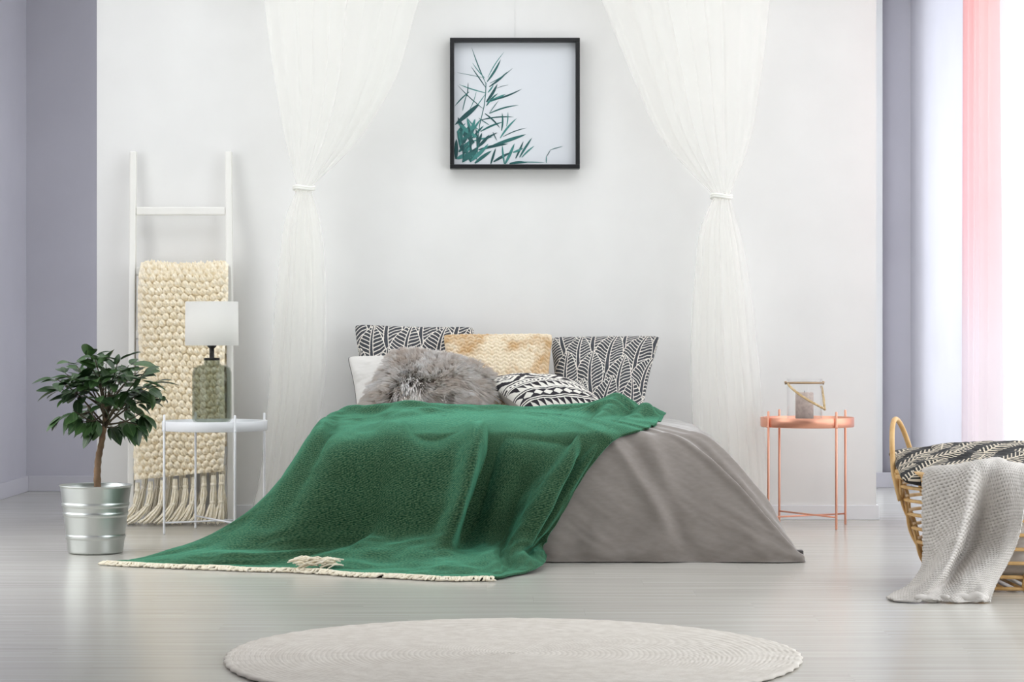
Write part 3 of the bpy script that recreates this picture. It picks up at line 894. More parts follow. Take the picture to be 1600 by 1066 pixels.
make_pillow('cushion', 'black and white geometric print cushion lying tilted in front of the leaf cushion', 'cushion',
            [(748, 592, 10.42), (905, 604, 10.50), (828, 648, 10.16), (958, 652, 10.18)], 0.20, aztec, 330, seed=6, pinch=0.03, power=0.5, back=(188, 182, 172))

# fur cushion: body and a coat of strands
fo, fp, fU, fV, fn = make_pillow('cushion', 'shaggy grey-brown faux fur cushion in front of the white pillow', 'cushion',
                                 [(628, 556, 10.50), (766, 592, 10.46), (572, 647, 10.20), (735, 658, 10.20)], 0.16,
                                 lambda a, b_: np.broadcast_to(lin(120, 106, 98), a.shape + (3,)), 90, m=attr_mat('fur_backing', 0.95), seed=8, pinch=0.02, power=0.42, back=(120, 106, 98))
ng = normals_grid(fp)
if (ng[45, 45] @ fn) < 0: ng = -ng
K = 17000
a_ = rng.integers(0, 89, K); b2_ = rng.integers(0, 89, K); fa = rng.random(K)[:, None]; fb_ = rng.random(K)[:, None]
root = fp[a_, b2_] * (1 - fa) * (1 - fb_) + fp[a_ + 1, b2_] * fa * (1 - fb_) + fp[a_, b2_ + 1] * (1 - fa) * fb_ + fp[a_ + 1, b2_ + 1] * fa * fb_
nn = ng[a_, b2_]
uu_ = fU[a_, b2_]; vv_ = fV[a_, b2_]
ang = 6.28 * fbm(uu_ * 1.8 + 4, vv_ * 1.8, 91, 2) * 1.6 + 1.2
flow = np.stack([np.cos(ang) * 0.8 + 0.25 * uu_, -0.35 * np.ones(K), -0.30 + np.sin(ang) * 0.6], 1)
rad = np.stack([uu_, 0 * uu_, -vv_], 1) * 0.5
dirv = nn * 0.75 + flow * 0.55 + rad + rng.normal(0, 0.17, (K, 3))
dirv /= np.linalg.norm(dirv, axis=1, keepdims=True)
ln_ = (0.05 + 0.04 * rng.random(K))[:, None]
NC = 620
cu = rng.uniform(-1, 1, NC); cv_ = rng.uniform(-1, 1, NC)
near = np.empty(K, int)
for i0 in range(0, K, 2000):
    dd_ = (uu_[i0:i0 + 2000, None] - cu[None]) ** 2 + (vv_[i0:i0 + 2000, None] - cv_[None]) ** 2
    near[i0:i0 + 2000] = dd_.argmin(1)
full = root + dirv * ln_
ctip = np.zeros((NC, 3)); cnt = np.bincount(near, minlength=NC)[:, None] + 1e-9
for k in range(3): ctip[:, k] = np.bincount(near, weights=full[:, k], minlength=NC)
ctip /= cnt
pull = full * 0.38 + ctip[near] * 0.62 + (dirv * (0.012 + 0.014 * rng.random(NC)[near][:, None]))
dirv = pull - root; ln_ = np.linalg.norm(dirv, axis=1, keepdims=True); dirv /= ln_
lock = rng.random(NC)[near]
side = np.cross(dirv, np.array([0, 1.0, 0.1])); side /= np.linalg.norm(side, axis=1, keepdims=True) + 1e-9
wd = 0.0030
g1 = np.array([0, 0, -1.0])
segs = []
for t in (0.0, 0.4, 0.75):
    c_ = root + dirv * ln_ * t + g1 * ln_ * 0.28 * t * t
    w_ = wd * (1 - t * 0.55)
    segs += [c_ - side * w_, c_ + side * w_]
tip = root + dirv * ln_ + g1 * ln_ * 0.28
V7 = np.stack(segs + [tip], 1)                 # K,7,3
idx = np.arange(K)[:, None] * 7
fq = np.concatenate([idx + np.array([[0, 1, 3, 2]]), idx + np.array([[2, 3, 5, 4]])]).tolist() + (idx + np.array([[4, 5, 6]])).tolist()
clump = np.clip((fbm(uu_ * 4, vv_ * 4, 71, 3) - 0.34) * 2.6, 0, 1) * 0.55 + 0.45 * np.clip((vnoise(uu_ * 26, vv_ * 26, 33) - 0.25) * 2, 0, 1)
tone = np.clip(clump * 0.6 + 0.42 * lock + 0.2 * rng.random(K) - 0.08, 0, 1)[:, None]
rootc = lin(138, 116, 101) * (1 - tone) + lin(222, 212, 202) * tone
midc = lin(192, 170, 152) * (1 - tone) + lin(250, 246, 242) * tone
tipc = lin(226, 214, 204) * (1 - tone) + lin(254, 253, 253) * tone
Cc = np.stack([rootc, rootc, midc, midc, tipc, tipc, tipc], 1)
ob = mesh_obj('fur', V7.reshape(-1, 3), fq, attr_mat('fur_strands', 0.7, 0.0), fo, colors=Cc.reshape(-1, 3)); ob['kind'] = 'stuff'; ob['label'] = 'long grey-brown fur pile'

# ------------------------------------------------------------------ framed print
FD = 10.84
fr_root = empty('picture', P(804, 264, 10.88), 'square black framed print of teal bamboo leaves hung on the white wall', 'picture')
m_black = mat('black_frame', (26, 26, 28), 0.35)
x0, x1 = P(703, 0, FD).x, P(906, 0, FD).x; z0, z1 = P(0, 263.5, FD).z, P(0, 59, FD).z
w = 0.0205; yf, yb = FD - WALL_D - 0.005, -0.002
for bx in ((x0, x1, z1 - w, z1), (x0, x1, z0, z0 + w), (x0, x0 + w, z0 + w, z1 - w), (x1 - w, x1, z0 + w, z1 - w)):
    bevel(MB().box(bx[0], bx[1], yf, yb, bx[2], bx[3]).build('frame_bar', m_black, fr_root, smooth=False), 0.002)
py_ = -0.022
mesh_obj('print', [(x0 + w, py_, z0 + w), (x1 - w, py_, z0 + w), (x1 - w, py_, z1 - w), (x0 + w, py_, z1 - w)], [[0, 1, 2, 3]], mat('print_paper', (220, 223, 228), 0.6), fr_root, smooth=False)
blades = [((350, 400), (253, 152), 5), ((345, 365), (258, 258), 4), ((350, 430), (248, 283), 5), ((360, 390), (455, 235), 10), ((365, 360), (478, 183), 4), ((375, 425), (502, 320), 9), ((380, 400), (538, 295), 4),
          ((365, 465), (405, 412), 7), ((355, 530), (432, 405), 13), ((355, 557), (435, 470), 9), ((362, 532), (490, 475), 12), ((380, 522), (602, 440), 8), ((375, 610), (578, 552), 7), ((350, 467), (165, 408), 5), ((330, 575), (155, 413), 4),
          ((335, 362), (150, 325), 2), ((345, 480), (268, 585), 4), ((298, 550), (135, 690), 22), ((235, 460), (135, 560), 6), ((300, 722), (222, 640), 6), ((310, 657), (545, 635), 6), ((315, 735), (472, 668), 9), ((450, 782), (565, 643), 9),
          ((345, 610), (450, 712), 7), ((460, 730), (464, 605), 8), ((495, 700), (505, 600), 5), ((470, 772), (632, 710), 4), ((400, 832), (630, 755), 16), ((250, 805), (398, 773), 7), ((300, 862), (505, 820), 13), ((275, 955), (392, 868), 16), ((485, 960), (550, 818), 14),
          ((558, 922), (612, 803), 9), ((585, 915), (672, 778), 10), ((600, 915), (688, 835), 7), ((405, 945), (525, 880), 13), ((515, 958), (640, 950), 12), ((600, 945), (758, 948), 4), ((220, 490), (228, 395), 4), ((190, 590), (225, 455), 4), ((285, 460), (235, 590), 3),
          ((425, 435), (508, 412), 2), ((375, 610), (440, 520), 3), ((770, 955), (770, 905), 4), ((770, 910), (800, 860), 3), ((800, 862), (885, 838), 3), ((540, 880), (610, 850), 10), ((400, 740), (430, 800), 4), ((375, 690), (300, 640), 4), ((480, 960), (465, 830), 9), ((385, 960), (420, 850), 10)]
rb = random.Random(3)
for k in range(46):
    bx_, by_ = rb.uniform(140, 300), rb.uniform(740, 955)
    a_ = rb.uniform(-2.5, -0.5); l_ = rb.uniform(60, 170)
    ex, ey = bx_ + math.cos(a_) * l_, by_ + math.sin(a_) * l_
    if ex > 136: blades.append(((bx_, by_), (ex, ey), rb.uniform(6, 20)))
inks = [mat('print_ink_%d' % k, c_, 0.6) for k, c_ in enumerate(((40, 100, 98), (64, 132, 128), (30, 78, 80)))]
def zp(x, y): return P(680 + x / 4.44, 40 + y / 4.44, WALL_D + py_)
xmin, xmax, zmin, zmax = x0 + w, x1 - w, z0 + w, z1 - w
for k, ((ax_, ay_), (bx_, by_), wd_) in enumerate(blades):
    vs = []
    dx, dy = bx_ - ax_, by_ - ay_; L_ = math.hypot(dx, dy); nx, ny = -dy / L_, dx / L_
    bend = rb.uniform(-0.05, 0.05) * L_
    for i in range(9):
        t = i / 8; ww = wd_ * 0.72 * (math.sin(math.pi * min(1, t * 0.92 + 0.08)) ** 0.7) + 0.3
        cx_, cy_ = ax_ + dx * t + nx * bend * math.sin(math.pi * t), ay_ + dy * t + ny * bend * math.sin(math.pi * t)
        for sg in (-1, 1):
            q = zp(cx_ + nx * ww * sg, cy_ + ny * ww * sg)
            vs.append((min(max(q.x, xmin), xmax), py_ - 0.0006 - 0.00002 * k, min(max(q.z, zmin), zmax)))
    mesh_obj('printed_leaf', vs, [[2 * i, 2 * i + 1, 2 * i + 3, 2 * i + 2] for i in range(8)], inks[k % 3], fr_root, smooth=False)
stem = [(352, 395), (350, 470), (340, 555), (325, 620), (308, 690), (300, 760), (294, 860), (288, 930)]
vs = []
for (sx, sy) in stem:
    for sg in (-1, 1):
        q = zp(sx + 3 * sg, sy); vs.append((q.x, py_ - 0.0005, q.z))
mesh_obj('printed_stem', vs, [[2 * i, 2 * i + 1, 2 * i + 3, 2 * i + 2] for i in range(len(stem) - 1)], inks[0], fr_root, smooth=False)
MB().tube([((x0 + x1) / 2, -0.004, z1 - 0.005), ((x0 + x1) / 2, -0.004, 2.96)], 0.0006, 6).build('hanging_wire', mat('clear_wire', (236, 236, 236), 0.6), fr_root)

# ------------------------------------------------------------------ ladder
m_ladder = noise_color(mat('white_lacquered_wood', rough=0.5), (238, 236, 230), (243, 241, 236), 6, (1, 1, 0.2))
lad = empty('ladder', P(282, 822, 10.62), 'white wooden ladder leaning against the wall', 'ladder')
tops = [P(208.5, 237, 10.85), P(357.5, 237, 10.85)]; bots = [P(205, 819.5, 10.62), P(361, 819.5, 10.62)]
for a, b_ in zip(tops, bots):
    d_ = (a - b_)
    mb = MB(); hw, hd = 0.0155, 0.021
    vs = []
    for p in (b_, a):
        vs += [(p.x - hw, p.y - hd, p.z), (p.x + hw, p.y - hd, p.z), (p.x + hw, p.y + hd, p.z), (p.x - hw, p.y + hd, p.z)]
    vs = [(x, y, max(z, 0.001)) for x, y, z in vs]
    mb.v = vs; mb.f = [[0, 3, 2, 1], [4, 5, 6, 7], [0, 1, 5, 4], [1, 2, 6, 5], [2, 3, 7, 6], [3, 0, 4, 7]]
    bevel(mb.build('rail', m_ladder, lad, smooth=False), 0.005, 2)
for zt in (1.497, 1.205, 0.90, 0.60, 0.30):
    f = (tops[0].z - zt) / (tops[0].z - bots[0].z)
    a = tops[0].lerp(bots[0], f); b_ = tops[1].lerp(bots[1], f)
    bevel(MB().box(a.x + 0.0155, b_.x - 0.0155, a.y - 0.012, a.y + 0.012, zt - 0.02, zt + 0.02).build('rung', m_ladder, lad, smooth=False), 0.006, 2)

# ------------------------------------------------------------------ chunky knit throw on the ladder
m_knit = noise_color(mat('cream_chunky_wool', rough=0.95), (240, 226, 198), (252, 243, 224), 40, bump=0.5, bdist=0.004)
m_knit.node_tree.nodes['Principled BSDF'].inputs['Specular IOR Level'].default_value = 0.15
zr = 1.205; f = (tops[0].z - zr) / (tops[0].z - bots[0].z); yr = tops[0].lerp(bots[0], f).y
path = [(yr + 0.045, 0.36), (yr + 0.045, 0.7), (yr + 0.045, 1.1), (yr + 0.038, 1.21), (yr + 0.005, 1.248), (yr - 0.035, 1.215), (yr - 0.060, 1.1), (yr - 0.105, 0.8), (yr - 0.160, 0.5), (yr - 0.205, 0.235)]
nu_, nv_ = 170, 660
pa = np.array([(0, y, z) for y, z in path])
seg = np.r_[0, np.cumsum(np.linalg.norm(pa[1:] - pa[:-1], axis=1))]
sv = np.linspace(0, seg[-1], nv_)
pc = hermite(seg, pa, sv)
xl, xr_ = P(214, 0, 10.64).x, P(352, 0, 10.64).x
u_ = np.linspace(0, 1, nu_)
Ug, Sg = np.meshgrid(u_, sv, indexing='ij')
Sg2 = seg[-1] - Sg      # distance up from the front hem
ws = (xr_ - xl)
G = np.zeros((nu_, nv_, 3))
G[:, :, 0] = xl + Ug * ws + 0.006 * np.sin(Sg2 * 9) * (2 * Ug - 1)
G[:, :, 1] = pc[None, :, 1]; G[:, :, 2] = pc[None, :, 2]
front = np.clip((Sg - seg[4]) / 0.15, 0, 1)
G[:, :, 2] += 0.042 * (Ug - 0.5) * np.clip(1 - Sg2 / 0.35, 0, 1)          # hem rises to the right
G[:, :, 2] -= 0.014 * np.sin(np.pi * Ug) * np.exp(-((Sg - seg[4]) / 0.2) ** 2)
G[:, :, 1] -= front * (0.012 * np.sin(Ug * 7 + 1) + 0.03 * np.sin(np.pi * Ug))
ng = normals_grid(G)
if ng[85, 500, 1] > 0: ng = -ng
pu, pvv = ws / 12.5, 0.0325
xx = Ug * ws / pu; yy = Sg2 / pvv + 0.18 * np.sin(xx * 0.9)
best = np.full(xx.shape, 9.0)
for rr_ in (-1, 0, 1):
    row = np.floor(yy) + rr_
    cx_ = np.floor(xx - 0.5 * (row % 2)) + 0.5 + 0.5 * (row % 2)
    for dc in (-1, 0, 1):
        jx = (_h(cx_ + dc, row, 3) - 0.5) * 0.14; jy = (_h(cx_ + dc, row, 8) - 0.5) * 0.14
        ddx = xx - cx_ - dc - jx; ddy = (yy - row - 0.5 - jy)
        ddy = ddy + 0.25 * np.abs(ddx)
        best = np.minimum(best, (ddx / 0.56) ** 2 + (ddy / 0.58) ** 2)
bh = np.sqrt(np.clip(1 - best, 0, 1))
bh = bh * (0.92 + 0.16 * np.sin((xx + yy * 0.6) * 14))
edge_f = np.clip(np.minimum(Ug, 1 - Ug) * 14, 0.25, 1)
G = G + ng * (0.030 * (bh - 0.3) * edge_f)[:, :, None]
throw = mesh_obj('knit_throw', G.reshape(-1, 3), grid_faces(nu_, nv_), m_knit, origin=((xl + xr_) / 2, yr - 0.06, 0))
tag(throw, 'cream chunky knit throw with long tassels hanging over the ladder rung', 'throw blanket')


def tassel(x, y, ztop, lean, zk, seed, m):
    r_ = random.Random(seed)
    mb = MB()
    zend = 0.008
    H = ztop - zend
    nst = 16
    for k in range(nst):
        a = 2 * math.pi * k / nst * 2.4; rad_ = (k / nst) ** 0.5
        pts = []; rs = []
        for t, spread, off in ((0, 0.007, 0), (0.12, 0.009, 0), (0.20, 0.0075, 0.0), (0.36, 0.014, 0.02), (0.50, 0.0115, 0.09), (0.56, 0.0085, 0.13), (0.70, 0.017, 0.35), (0.86, 0.024, 0.68), (1.0, 0.032, 1.0)):
            ox = lean * off
            pts.append((x + ox + math.cos(a) * rad_ * spread * 1.15 + r_.uniform(-.0015, .0015), y - 0.03 * off * 1.2 + math.sin(a) * rad_ * spread * (1 if t < .8 else 0.8),
                        max(ztop - H * t + (0.0 if t < 0.99 else 0.010 * rad_), 0.004)))
            rs.append(0.0042 if t < 0.95 else 0.003)
        mb.tube(pts, rs, 5)
    for tk in (0.19, 0.56):     # the two knots
        zz = ztop - H * tk; ox = lean * (0.0 if tk < 0.3 else 0.13)
        mb.lathe([(0.004, -0.012), (0.0125, -0.007), (0.0145, 0), (0.0125, 0.007), (0.004, 0.012)], (x + ox, y - (0.0 if tk < .3 else 0.005), zz), 10)
    return mb.build('tassel', m, throw)


tx = [215, 236, 255, 274, 290, 303, 319, 334, 347]
for k, px in enumerate(tx):
    x = P(px, 0, 10.57).x
    tassel(x, yr - 0.215 - 0.01 * math.sin(k), 0.222 + 0.042 * ((px - 214) / 138 - 0.5), (-0.085, -0.10, -0.085, -0.075, -0.06, -0.06, -0.04, -0.02, -0.015)[k], 0, k, m_cream)
for k, px in enumerate((225, 245, 264, 283, 300, 316, 331, 345)):
    tassel(P(px, 0, 10.78).x, yr + 0.045, 0.36, (-0.05, -0.03, -0.04, -0.02, 0.01, -0.02, 0.015, 0.01)[k], 0, 40 + k, m_cream)


# ------------------------------------------------------------------ round tray tables
def tray_table(label, X, D, r, zt, m, mtop, leg_r, phi):
    y = D - WALL_D
    t = empty('side_table', (X, y, 0), label, 'side table', 'round tray side tables')
    hi = 0.045
    tr_ = MB()
    tr_.lathe([(0.0, zt - hi), (r - 0.004, zt - hi), (r, zt - hi + 0.003), (r, zt - 0.001), (r - 0.001, zt), (r - 0.003, zt), (r - 0.004, zt - 0.001), (r - 0.004, zt - 0.016), (r - 0.006, zt - 0.018)], (X, y, 0), 96)
    tr_.build('tray', m, t)
    MB().lathe([(0.0, zt - 0.017), (r - 0.0045, zt - 0.017)], (X, y, 0), 96).build('tray_top', mtop, t)
    lr = r + leg_r - 0.001
    pos = [(X + lr * math.cos(phi + k * math.pi / 2), y + lr * math.sin(phi + k * math.pi / 2)) for k in range(4)]
    for (lx, ly) in pos:
        MB().tube([(lx, ly, 0.001), (lx, ly, 0.004), (lx, ly, zt + 0.028), (lx, ly, zt + 0.031)], [leg_r * 0.8, leg_r, leg_r, leg_r * 0.6], 12).build('leg', m, t)
    for k in range(2):
        a = Vector((*pos[k], 0.052 + 0.006 * k)); b_ = Vector((*pos[k + 2], 0.052 + 0.006 * k))
        MB().tube([a, b_], leg_r * 0.72, 10).build('brace', m, t)
    for k in range(4):
        lx, ly = pos[k]
        dv = Vector((lx - X, ly - y, 0)).normalized()
        MB().tube([Vector((lx, ly, zt - hi + 0.004)) - dv * 0.006, Vector((lx, ly, zt - hi + 0.004)) + dv * (leg_r + 0.004)], 0.0045, 8).build('screw', m, t)
    return t


m_wmetal = mat('white_powder_coat', (240, 241, 244), 0.35)
m_copper = mat('brushed_copper', (242, 178, 152), 0.38, 1.0)
m_mirror = mat('dark_mirror', (90, 88, 86), 0.08, 0.9)
PHI = math.radians(29)
tray_table('white metal tray side table in front of the ladder, under the lamp', -1.352, 10.19, 0.238, 0.508, m_wmetal, m_wmetal, 0.0055, PHI)
tray_table('copper tray side table with mirrored top beside the canopy curtain', 1.384, 10.5, 0.218, 0.513, m_copper, m_mirror, 0.0055, PHI)

# ------------------------------------------------------------------ lamp
LX, LD = P(331, 0, 10.22).x, 10.22
lz = 0.4915
lamp = empty('table_lamp', (LX, LD - WALL_D, lz), 'table lamp with smoked glass bottle base and white drum shade', 'lamp')
lc = (LX, LD - WALL_D, lz)
R_ = 0.0895
prof = [(0.0, 0.004), (0.07, 0.002), (0.080, 0.006), (R_, 0.022), (R_, 0.06), (R_, 0.16), (R_, 0.235), (R_ - 0.006, 0.256), (R_ - 0.022, 0.266), (0.045, 0.270), (0.0375, 0.276), (0.036, 0.298), (0.038, 0.302)]
mb = MB(); mb.lathe(prof, lc, 64)
inn = [(max(r - 0.005, 0), z + (0.008 if i < 3 else 0.0)) for i, (r, z) in enumerate(prof)]
inn = [(r, z - (0.003 if z > 0.24 else 0)) for r, z in inn]
mb.lathe(inn[::-1], lc, 64)
mb.build('glass_base', m_lampglass, lamp)
mb = MB(); mb.lathe([(0.0, 0.290), (0.036, 0.290), (0.036, 0.300), (0.011, 0.302), (0.011, 0.345), (0.020, 0.352), (0.024, 0.372), (0.0, 0.374)], lc, 32)
mb.build('lamp_holder', mat('black_bakelite', (28, 26, 26), 0.4), lamp)
sh0, sh1 = 0.358, 0.558
mb = MB(); mb.lathe([(0.120, sh0), (0.1215, sh0 + 0.002), (0.1195, sh1), (0.118, sh1), (0.1185, sh0 + 0.002), (0.120, sh0)], lc, 80)
m_shade = sheer_mat('white_shade_fabric', (250, 249, 246), 0.0)
mb.build('lamp_shade', m_shade, lamp)
mb = MB()
for k in range(3):
    a = k * 2 * math.pi / 3
    mb.tube([(lc[0], lc[1], lz + 0.375), (lc[0] + 0.119 * math.cos(a), lc[1] + 0.119 * math.sin(a), lz + 0.368)], 0.0016, 6)
mb.build('shade_carrier', mat('white_wire', (235, 235, 235), 0.4), lamp)
MB().lathe([(0.0, 0.374), (0.012, 0.376), (0.013, 0.39), (0.028, 0.425), (0.028, 0.45), (0.015, 0.468), (0.0, 0.472)], lc, 24).build('bulb', mat('frosted_bulb', (245, 244, 240), 0.3), lamp)

# ------------------------------------------------------------------ glass jar lantern and candle
JX, JD = P(1257, 0, 10.44).x, 10.44
jz = 0.498; jc = (JX, JD - WALL_D, jz)
jar = empty('jar_lantern', jc, 'clear glass jar lantern with rope handle on the copper table', 'lantern')
r = 0.083
mb = MB(); prof = [(0.0, 0.003), (r - 0.004, 0.001), (r, 0.006), (r, 0.165), (r - 0.004, 0.171), (r - 0.004, 0.182), (r, 0.187), (r + 0.001, 0.196)]
mb.lathe(prof, jc, 64); mb.lathe([(r - 0.003, 0.196), (r - 0.008, 0.182), (r - 0.008, 0.170), (r - 0.004, 0.163), (r - 0.004, 0.012), (0.0, 0.010)], jc, 64)
mb.build('glass', m_jar, jar)
m_wire = mat('bronze_wire', (176, 150, 118), 0.35, 0.8)
MB().tube([(JX + (r + 0.001) * math.cos(a), jc[1] + (r + 0.001) * math.sin(a), jz + 0.177) for a in np.linspace(0, 2 * math.pi, 49)[:-1]], 0.0038, 8, closed=True).build('neck_ring', m_wire, jar)
m_rope = noise_color(mat('jute_rope', rough=0.9), (190, 160, 112), (222, 198, 156), 60, bump=0.6)
hp = []
for t in np.linspace(0, 1, 36):
    a = math.pi * (1.12 + t * 0.98)
    hp.append(Vector((JX + 0.088 * math.cos(a) + 0.010 * math.sin(math.pi * t), jc[1] + 0.118 * math.sin(a) * 1.0, jz + 0.172 - 0.118 * math.sin(math.pi * min(1, t * 0.58)) ** 1.0 * (1 if t < 0.86 else 1 - (t - 0.86) / 0.14 * 0.9))))
mb = MB()
for ph in (0, 2.094, 4.188):
    tw = []
    for i, p in enumerate(hp):
        a = i * 1.1 + ph
        tw.append(p + Vector((0.0028 * math.cos(a), 0.0012 * math.sin(a), 0.0028 * math.sin(a))))
    mb.tube(tw, 0.0036, 6)
mb.build('rope_handle', m_rope, jar)
for sx in (-1, 1):
    MB().tube([(JX + sx * (r + 0.002), jc[1], jz + 0.170), (JX + sx * (r + 0.006), jc[1], jz + 0.184)], 0.006, 8).build('handle_lug', m_wire, jar)
cz = jz + 0.0105
candle = empty('candle', (JX, jc[1], cz), 'taupe pillar candle inside the glass jar', 'candle')
m_wax = noise_color(mat('taupe_wax', rough=0.6), (186, 168, 160), (206, 190, 181), 60, detail=6)
MB().lathe([(0.0, 0), (0.041, 0.0), (0.042, 0.003), (0.042, 0.118), (0.039, 0.122), (0.030, 0.119), (0.0, 0.117)], (JX, jc[1], cz), 40).build('wax', m_wax, candle)
MB().tube([(JX, jc[1], cz + 0.116), (JX + 0.001, jc[1], cz + 0.13)], 0.0012, 6).build('wick', mat('wick', (60, 55, 50), 0.9), candle)

# ------------------------------------------------------------------ plant in a zinc bucket
PD = 9.20; PX = P(149.5, 0, PD).x; PY = PD - WALL_D
plant = empty('potted_tree', (PX, PY, 0), 'small leafy tree with bare trunk in a ribbed zinc bucket', 'plant')
m_zinc = noise_color(mat('zinc', rough=0.34, metal=1.0), (198, 203, 199), (216, 219, 217), 4, (1, 1, 0.25), lo=0.3, hi=0.7)
prof = [(0.0, 0.004), (0.108, 0.002), (0.111, 0.006)]
def rz(z): return 0.111 + (0.144 - 0.111) * z / 0.278
for z in np.linspace(0.01, 0.272, 90):
    bump_ = sum(0.0032 * math.exp(-((z - c_) / 0.0032) ** 2) for c_ in (0.066, 0.073, 0.158, 0.165, 0.196, 0.203))
    prof.append((rz(z) + bump_, z))
prof += [(0.147, 0.275), (0.149, 0.2775), (0.147, 0.280), (0.143, 0.278), (rz(0.25) - 0.003, 0.25), (rz(0.2) - 0.003, 0.2)]
MB().lathe(prof, (PX, PY, 0), 96).build('bucket', m_zinc, plant)
MB().lathe([(0.0, 0.246), (0.05, 0.248), (0.10, 0.243), (rz(0.24) - 0.0035, 0.238)], (PX, PY, 0), 48).build('soil', noise_color(mat('soil', rough=1), (48, 38, 30), (84, 68, 54), 60, bump=1.0, bdist=0.01), plant)
m_bark = noise_color(mat('bark', rough=0.9), (104, 82, 62), (146, 118, 92), 30, (1, 1, 0.35), bump=0.6, bdist=0.004)
tk = [P(152.5, 768, PD), P(152, 740, PD), P(154, 715, PD), P(158, 695, PD), P(162, 672, PD), P(165, 650, PD + 0.01), P(166, 632, PD)]
tkc = catmull(tk, 40)
MB().tube([Vector(p) for p in tkc], [0.0155 - 0.006 * (i / 39) + 0.0012 * math.sin(i * 1.7) for i in range(40)], 12).build('trunk', m_bark, plant)
m_branch = mat('green_brown_branch', (72, 62, 44), 0.8)


def leaf_mesh(seed, mt):
    r_ = random.Random(seed)
    n = 8; vs = []; fs = []
    curl = r_.uniform(0.10, 0.28); fold = r_.uniform(0.10, 0.3)
    for i in range(n + 1):
        t = i / n; w_ = 0.275 * math.sin(math.pi * (t ** 0.85)) ** 0.8 if 0 < t < 1 else 0.004
        zc_ = -curl * t * t
        for sx in (-1, -0.5, 0, 0.5, 1):
            vs.append((t, sx * w_, zc_ + fold * abs(sx) * w_))
    for i in range(n):
        for k in range(4):
            a = i * 5 + k; fs.append([a, a + 5, a + 6, a + 1])
    vs += [(-0.16, -0.008, 0.0), (-0.16, 0.008, 0.0), (0.02, 0.01, 0), (0.02, -0.01, 0)]
    b0 = len(vs) - 4; fs.append([b0, b0 + 1, b0 + 2, b0 + 3])
    me = bpy.data.meshes.new('leaf'); me.from_pydata(vs, [], fs); me.update()
    me.polygons.foreach_set('use_smooth', np.ones(len(me.polygons), dtype=bool)); me.materials.append(mt)
    return me


m_leaf = mat('glossy_leaf', (46, 82, 46), 0.38)
N, L, b = nodes(m_leaf)
oi = N.new('ShaderNodeObjectInfo'); r1 = N.new('ShaderNodeValToRGB')
r1.color_ramp.elements[0].color = srgb(32, 58, 32); r1.color_ramp.elements[1].color = srgb(68, 100, 54)
L.new(oi.outputs['Random'], r1.inputs['Fac'])
tc = N.new('ShaderNodeTexCoord'); sp = N.new('ShaderNodeSeparateXYZ'); L.new(tc.outputs['Object'], sp.inputs[0])
ab = N.new('ShaderNodeMath'); ab.operation = 'ABSOLUTE'; L.new(sp.outputs['Y'], ab.inputs[0])
lt = N.new('ShaderNodeMath'); lt.operation = 'LESS_THAN'; lt.inputs[1].default_value = 0.012; L.new(ab.outputs[0], lt.inputs[0])
mx = N.new('ShaderNodeMix'); mx.data_type = 'RGBA'; mx.inputs[7].default_value = srgb(110, 136, 84)
ms = N.new('ShaderNodeMath'); ms.operation = 'MULTIPLY'; ms.inputs[1].default_value = 0.5; L.new(lt.outputs[0], ms.inputs[0])
L.new(ms.outputs[0], mx.inputs[0]); L.new(r1.outputs['Color'], mx.inputs[6]); L.new(mx.outputs[2], b.inputs['Base Color'])
b.inputs['Specular IOR Level'].default_value = 0.5
LM = [leaf_mesh(k, m_leaf) for k in range(5)]
cc = P(162, 628, PD)
rp = random.Random(12)
tips = []
tipspec = [(75, 582), (92, 575), (110, 562), (128, 553), (140, 548), (160, 560), (180, 556), (198, 562), (215, 572), (228, 570), (240, 588), (250, 610), (85, 600), (100, 612), (122, 590), (145, 585), (172, 580), (195, 588), (218, 598), (235, 615),
           (88, 640), (105, 632), (128, 625), (150, 610), (180, 612), (205, 620), (222, 635), (212, 655), (190, 648), (170, 655), (120, 650), (140, 640), (200, 600), (115, 575), (155, 572), (185, 570), (98, 590), (230, 598)]
for k, (tx_, ty_) in enumerate(tipspec):
    rx_ = (tx_ - 162) / 95.0
    dmax = math.sqrt(max(0.05, 1 - rx_ ** 2)) * 0.22
    dd = dmax * rp.uniform(-1, 1) if k % 3 else -dmax * rp.uniform(0.3, 0.9)
    tips.append(P(162 + (tx_ - 156) * 0.93, ty_ + 9, PD + dd))
nleaf = 0
for k, tp in enumerate(tips):
    st_ = Vector(tkc[rp.randint(27, 39)])
    md = st_.lerp(tp, 0.55) + Vector((0, 0, -0.015 if tp.z < cc.z else 0.02))
    cv = catmull([st_, md, tp], 10)
    MB().tube([Vector(p) for p in cv], [0.0045 - 0.003 * i / 9 for i in range(10)], 6).build('branch', m_branch, plant)
    outd = (tp - cc); outd.normalize()
    for j in range(rp.choice((8, 9, 10, 11))):
        base = Vector(cv[rp.choice((5, 6, 7, 8, 9, 9))])
        az = rp.uniform(0, 2 * math.pi)
        dr = Vector((math.cos(az), math.sin(az), 0)) * 0.8 + outd * 0.75 + Vector((0, 0, rp.uniform(-0.75, 0.25) if tp.z > cc.z - 0.02 else rp.uniform(-1.1, -0.2)))
        dr.normalize()
        up = Vector((rp.uniform(-.4, .4), rp.uniform(-.6, .1), 1)); sd = up.cross(dr).normalized(); up2 = dr.cross(sd)
        sz = rp.uniform(0.05, 0.090) * (1.25 if rp.random() < 0.12 else 1)
        ob = bpy.data.objects.new('leaf', LM[rp.randrange(5)])
        M = Matrix((dr, sd, up2)).transposed().to_4x4()
        ob.rotation_euler = M.to_euler(); ob.scale = (sz, sz, sz)
        ob.location = base + dr * sz * 0.16 - Vector(plant.location)
        ob.parent = plant; col.objects.link(ob); nleaf += 1

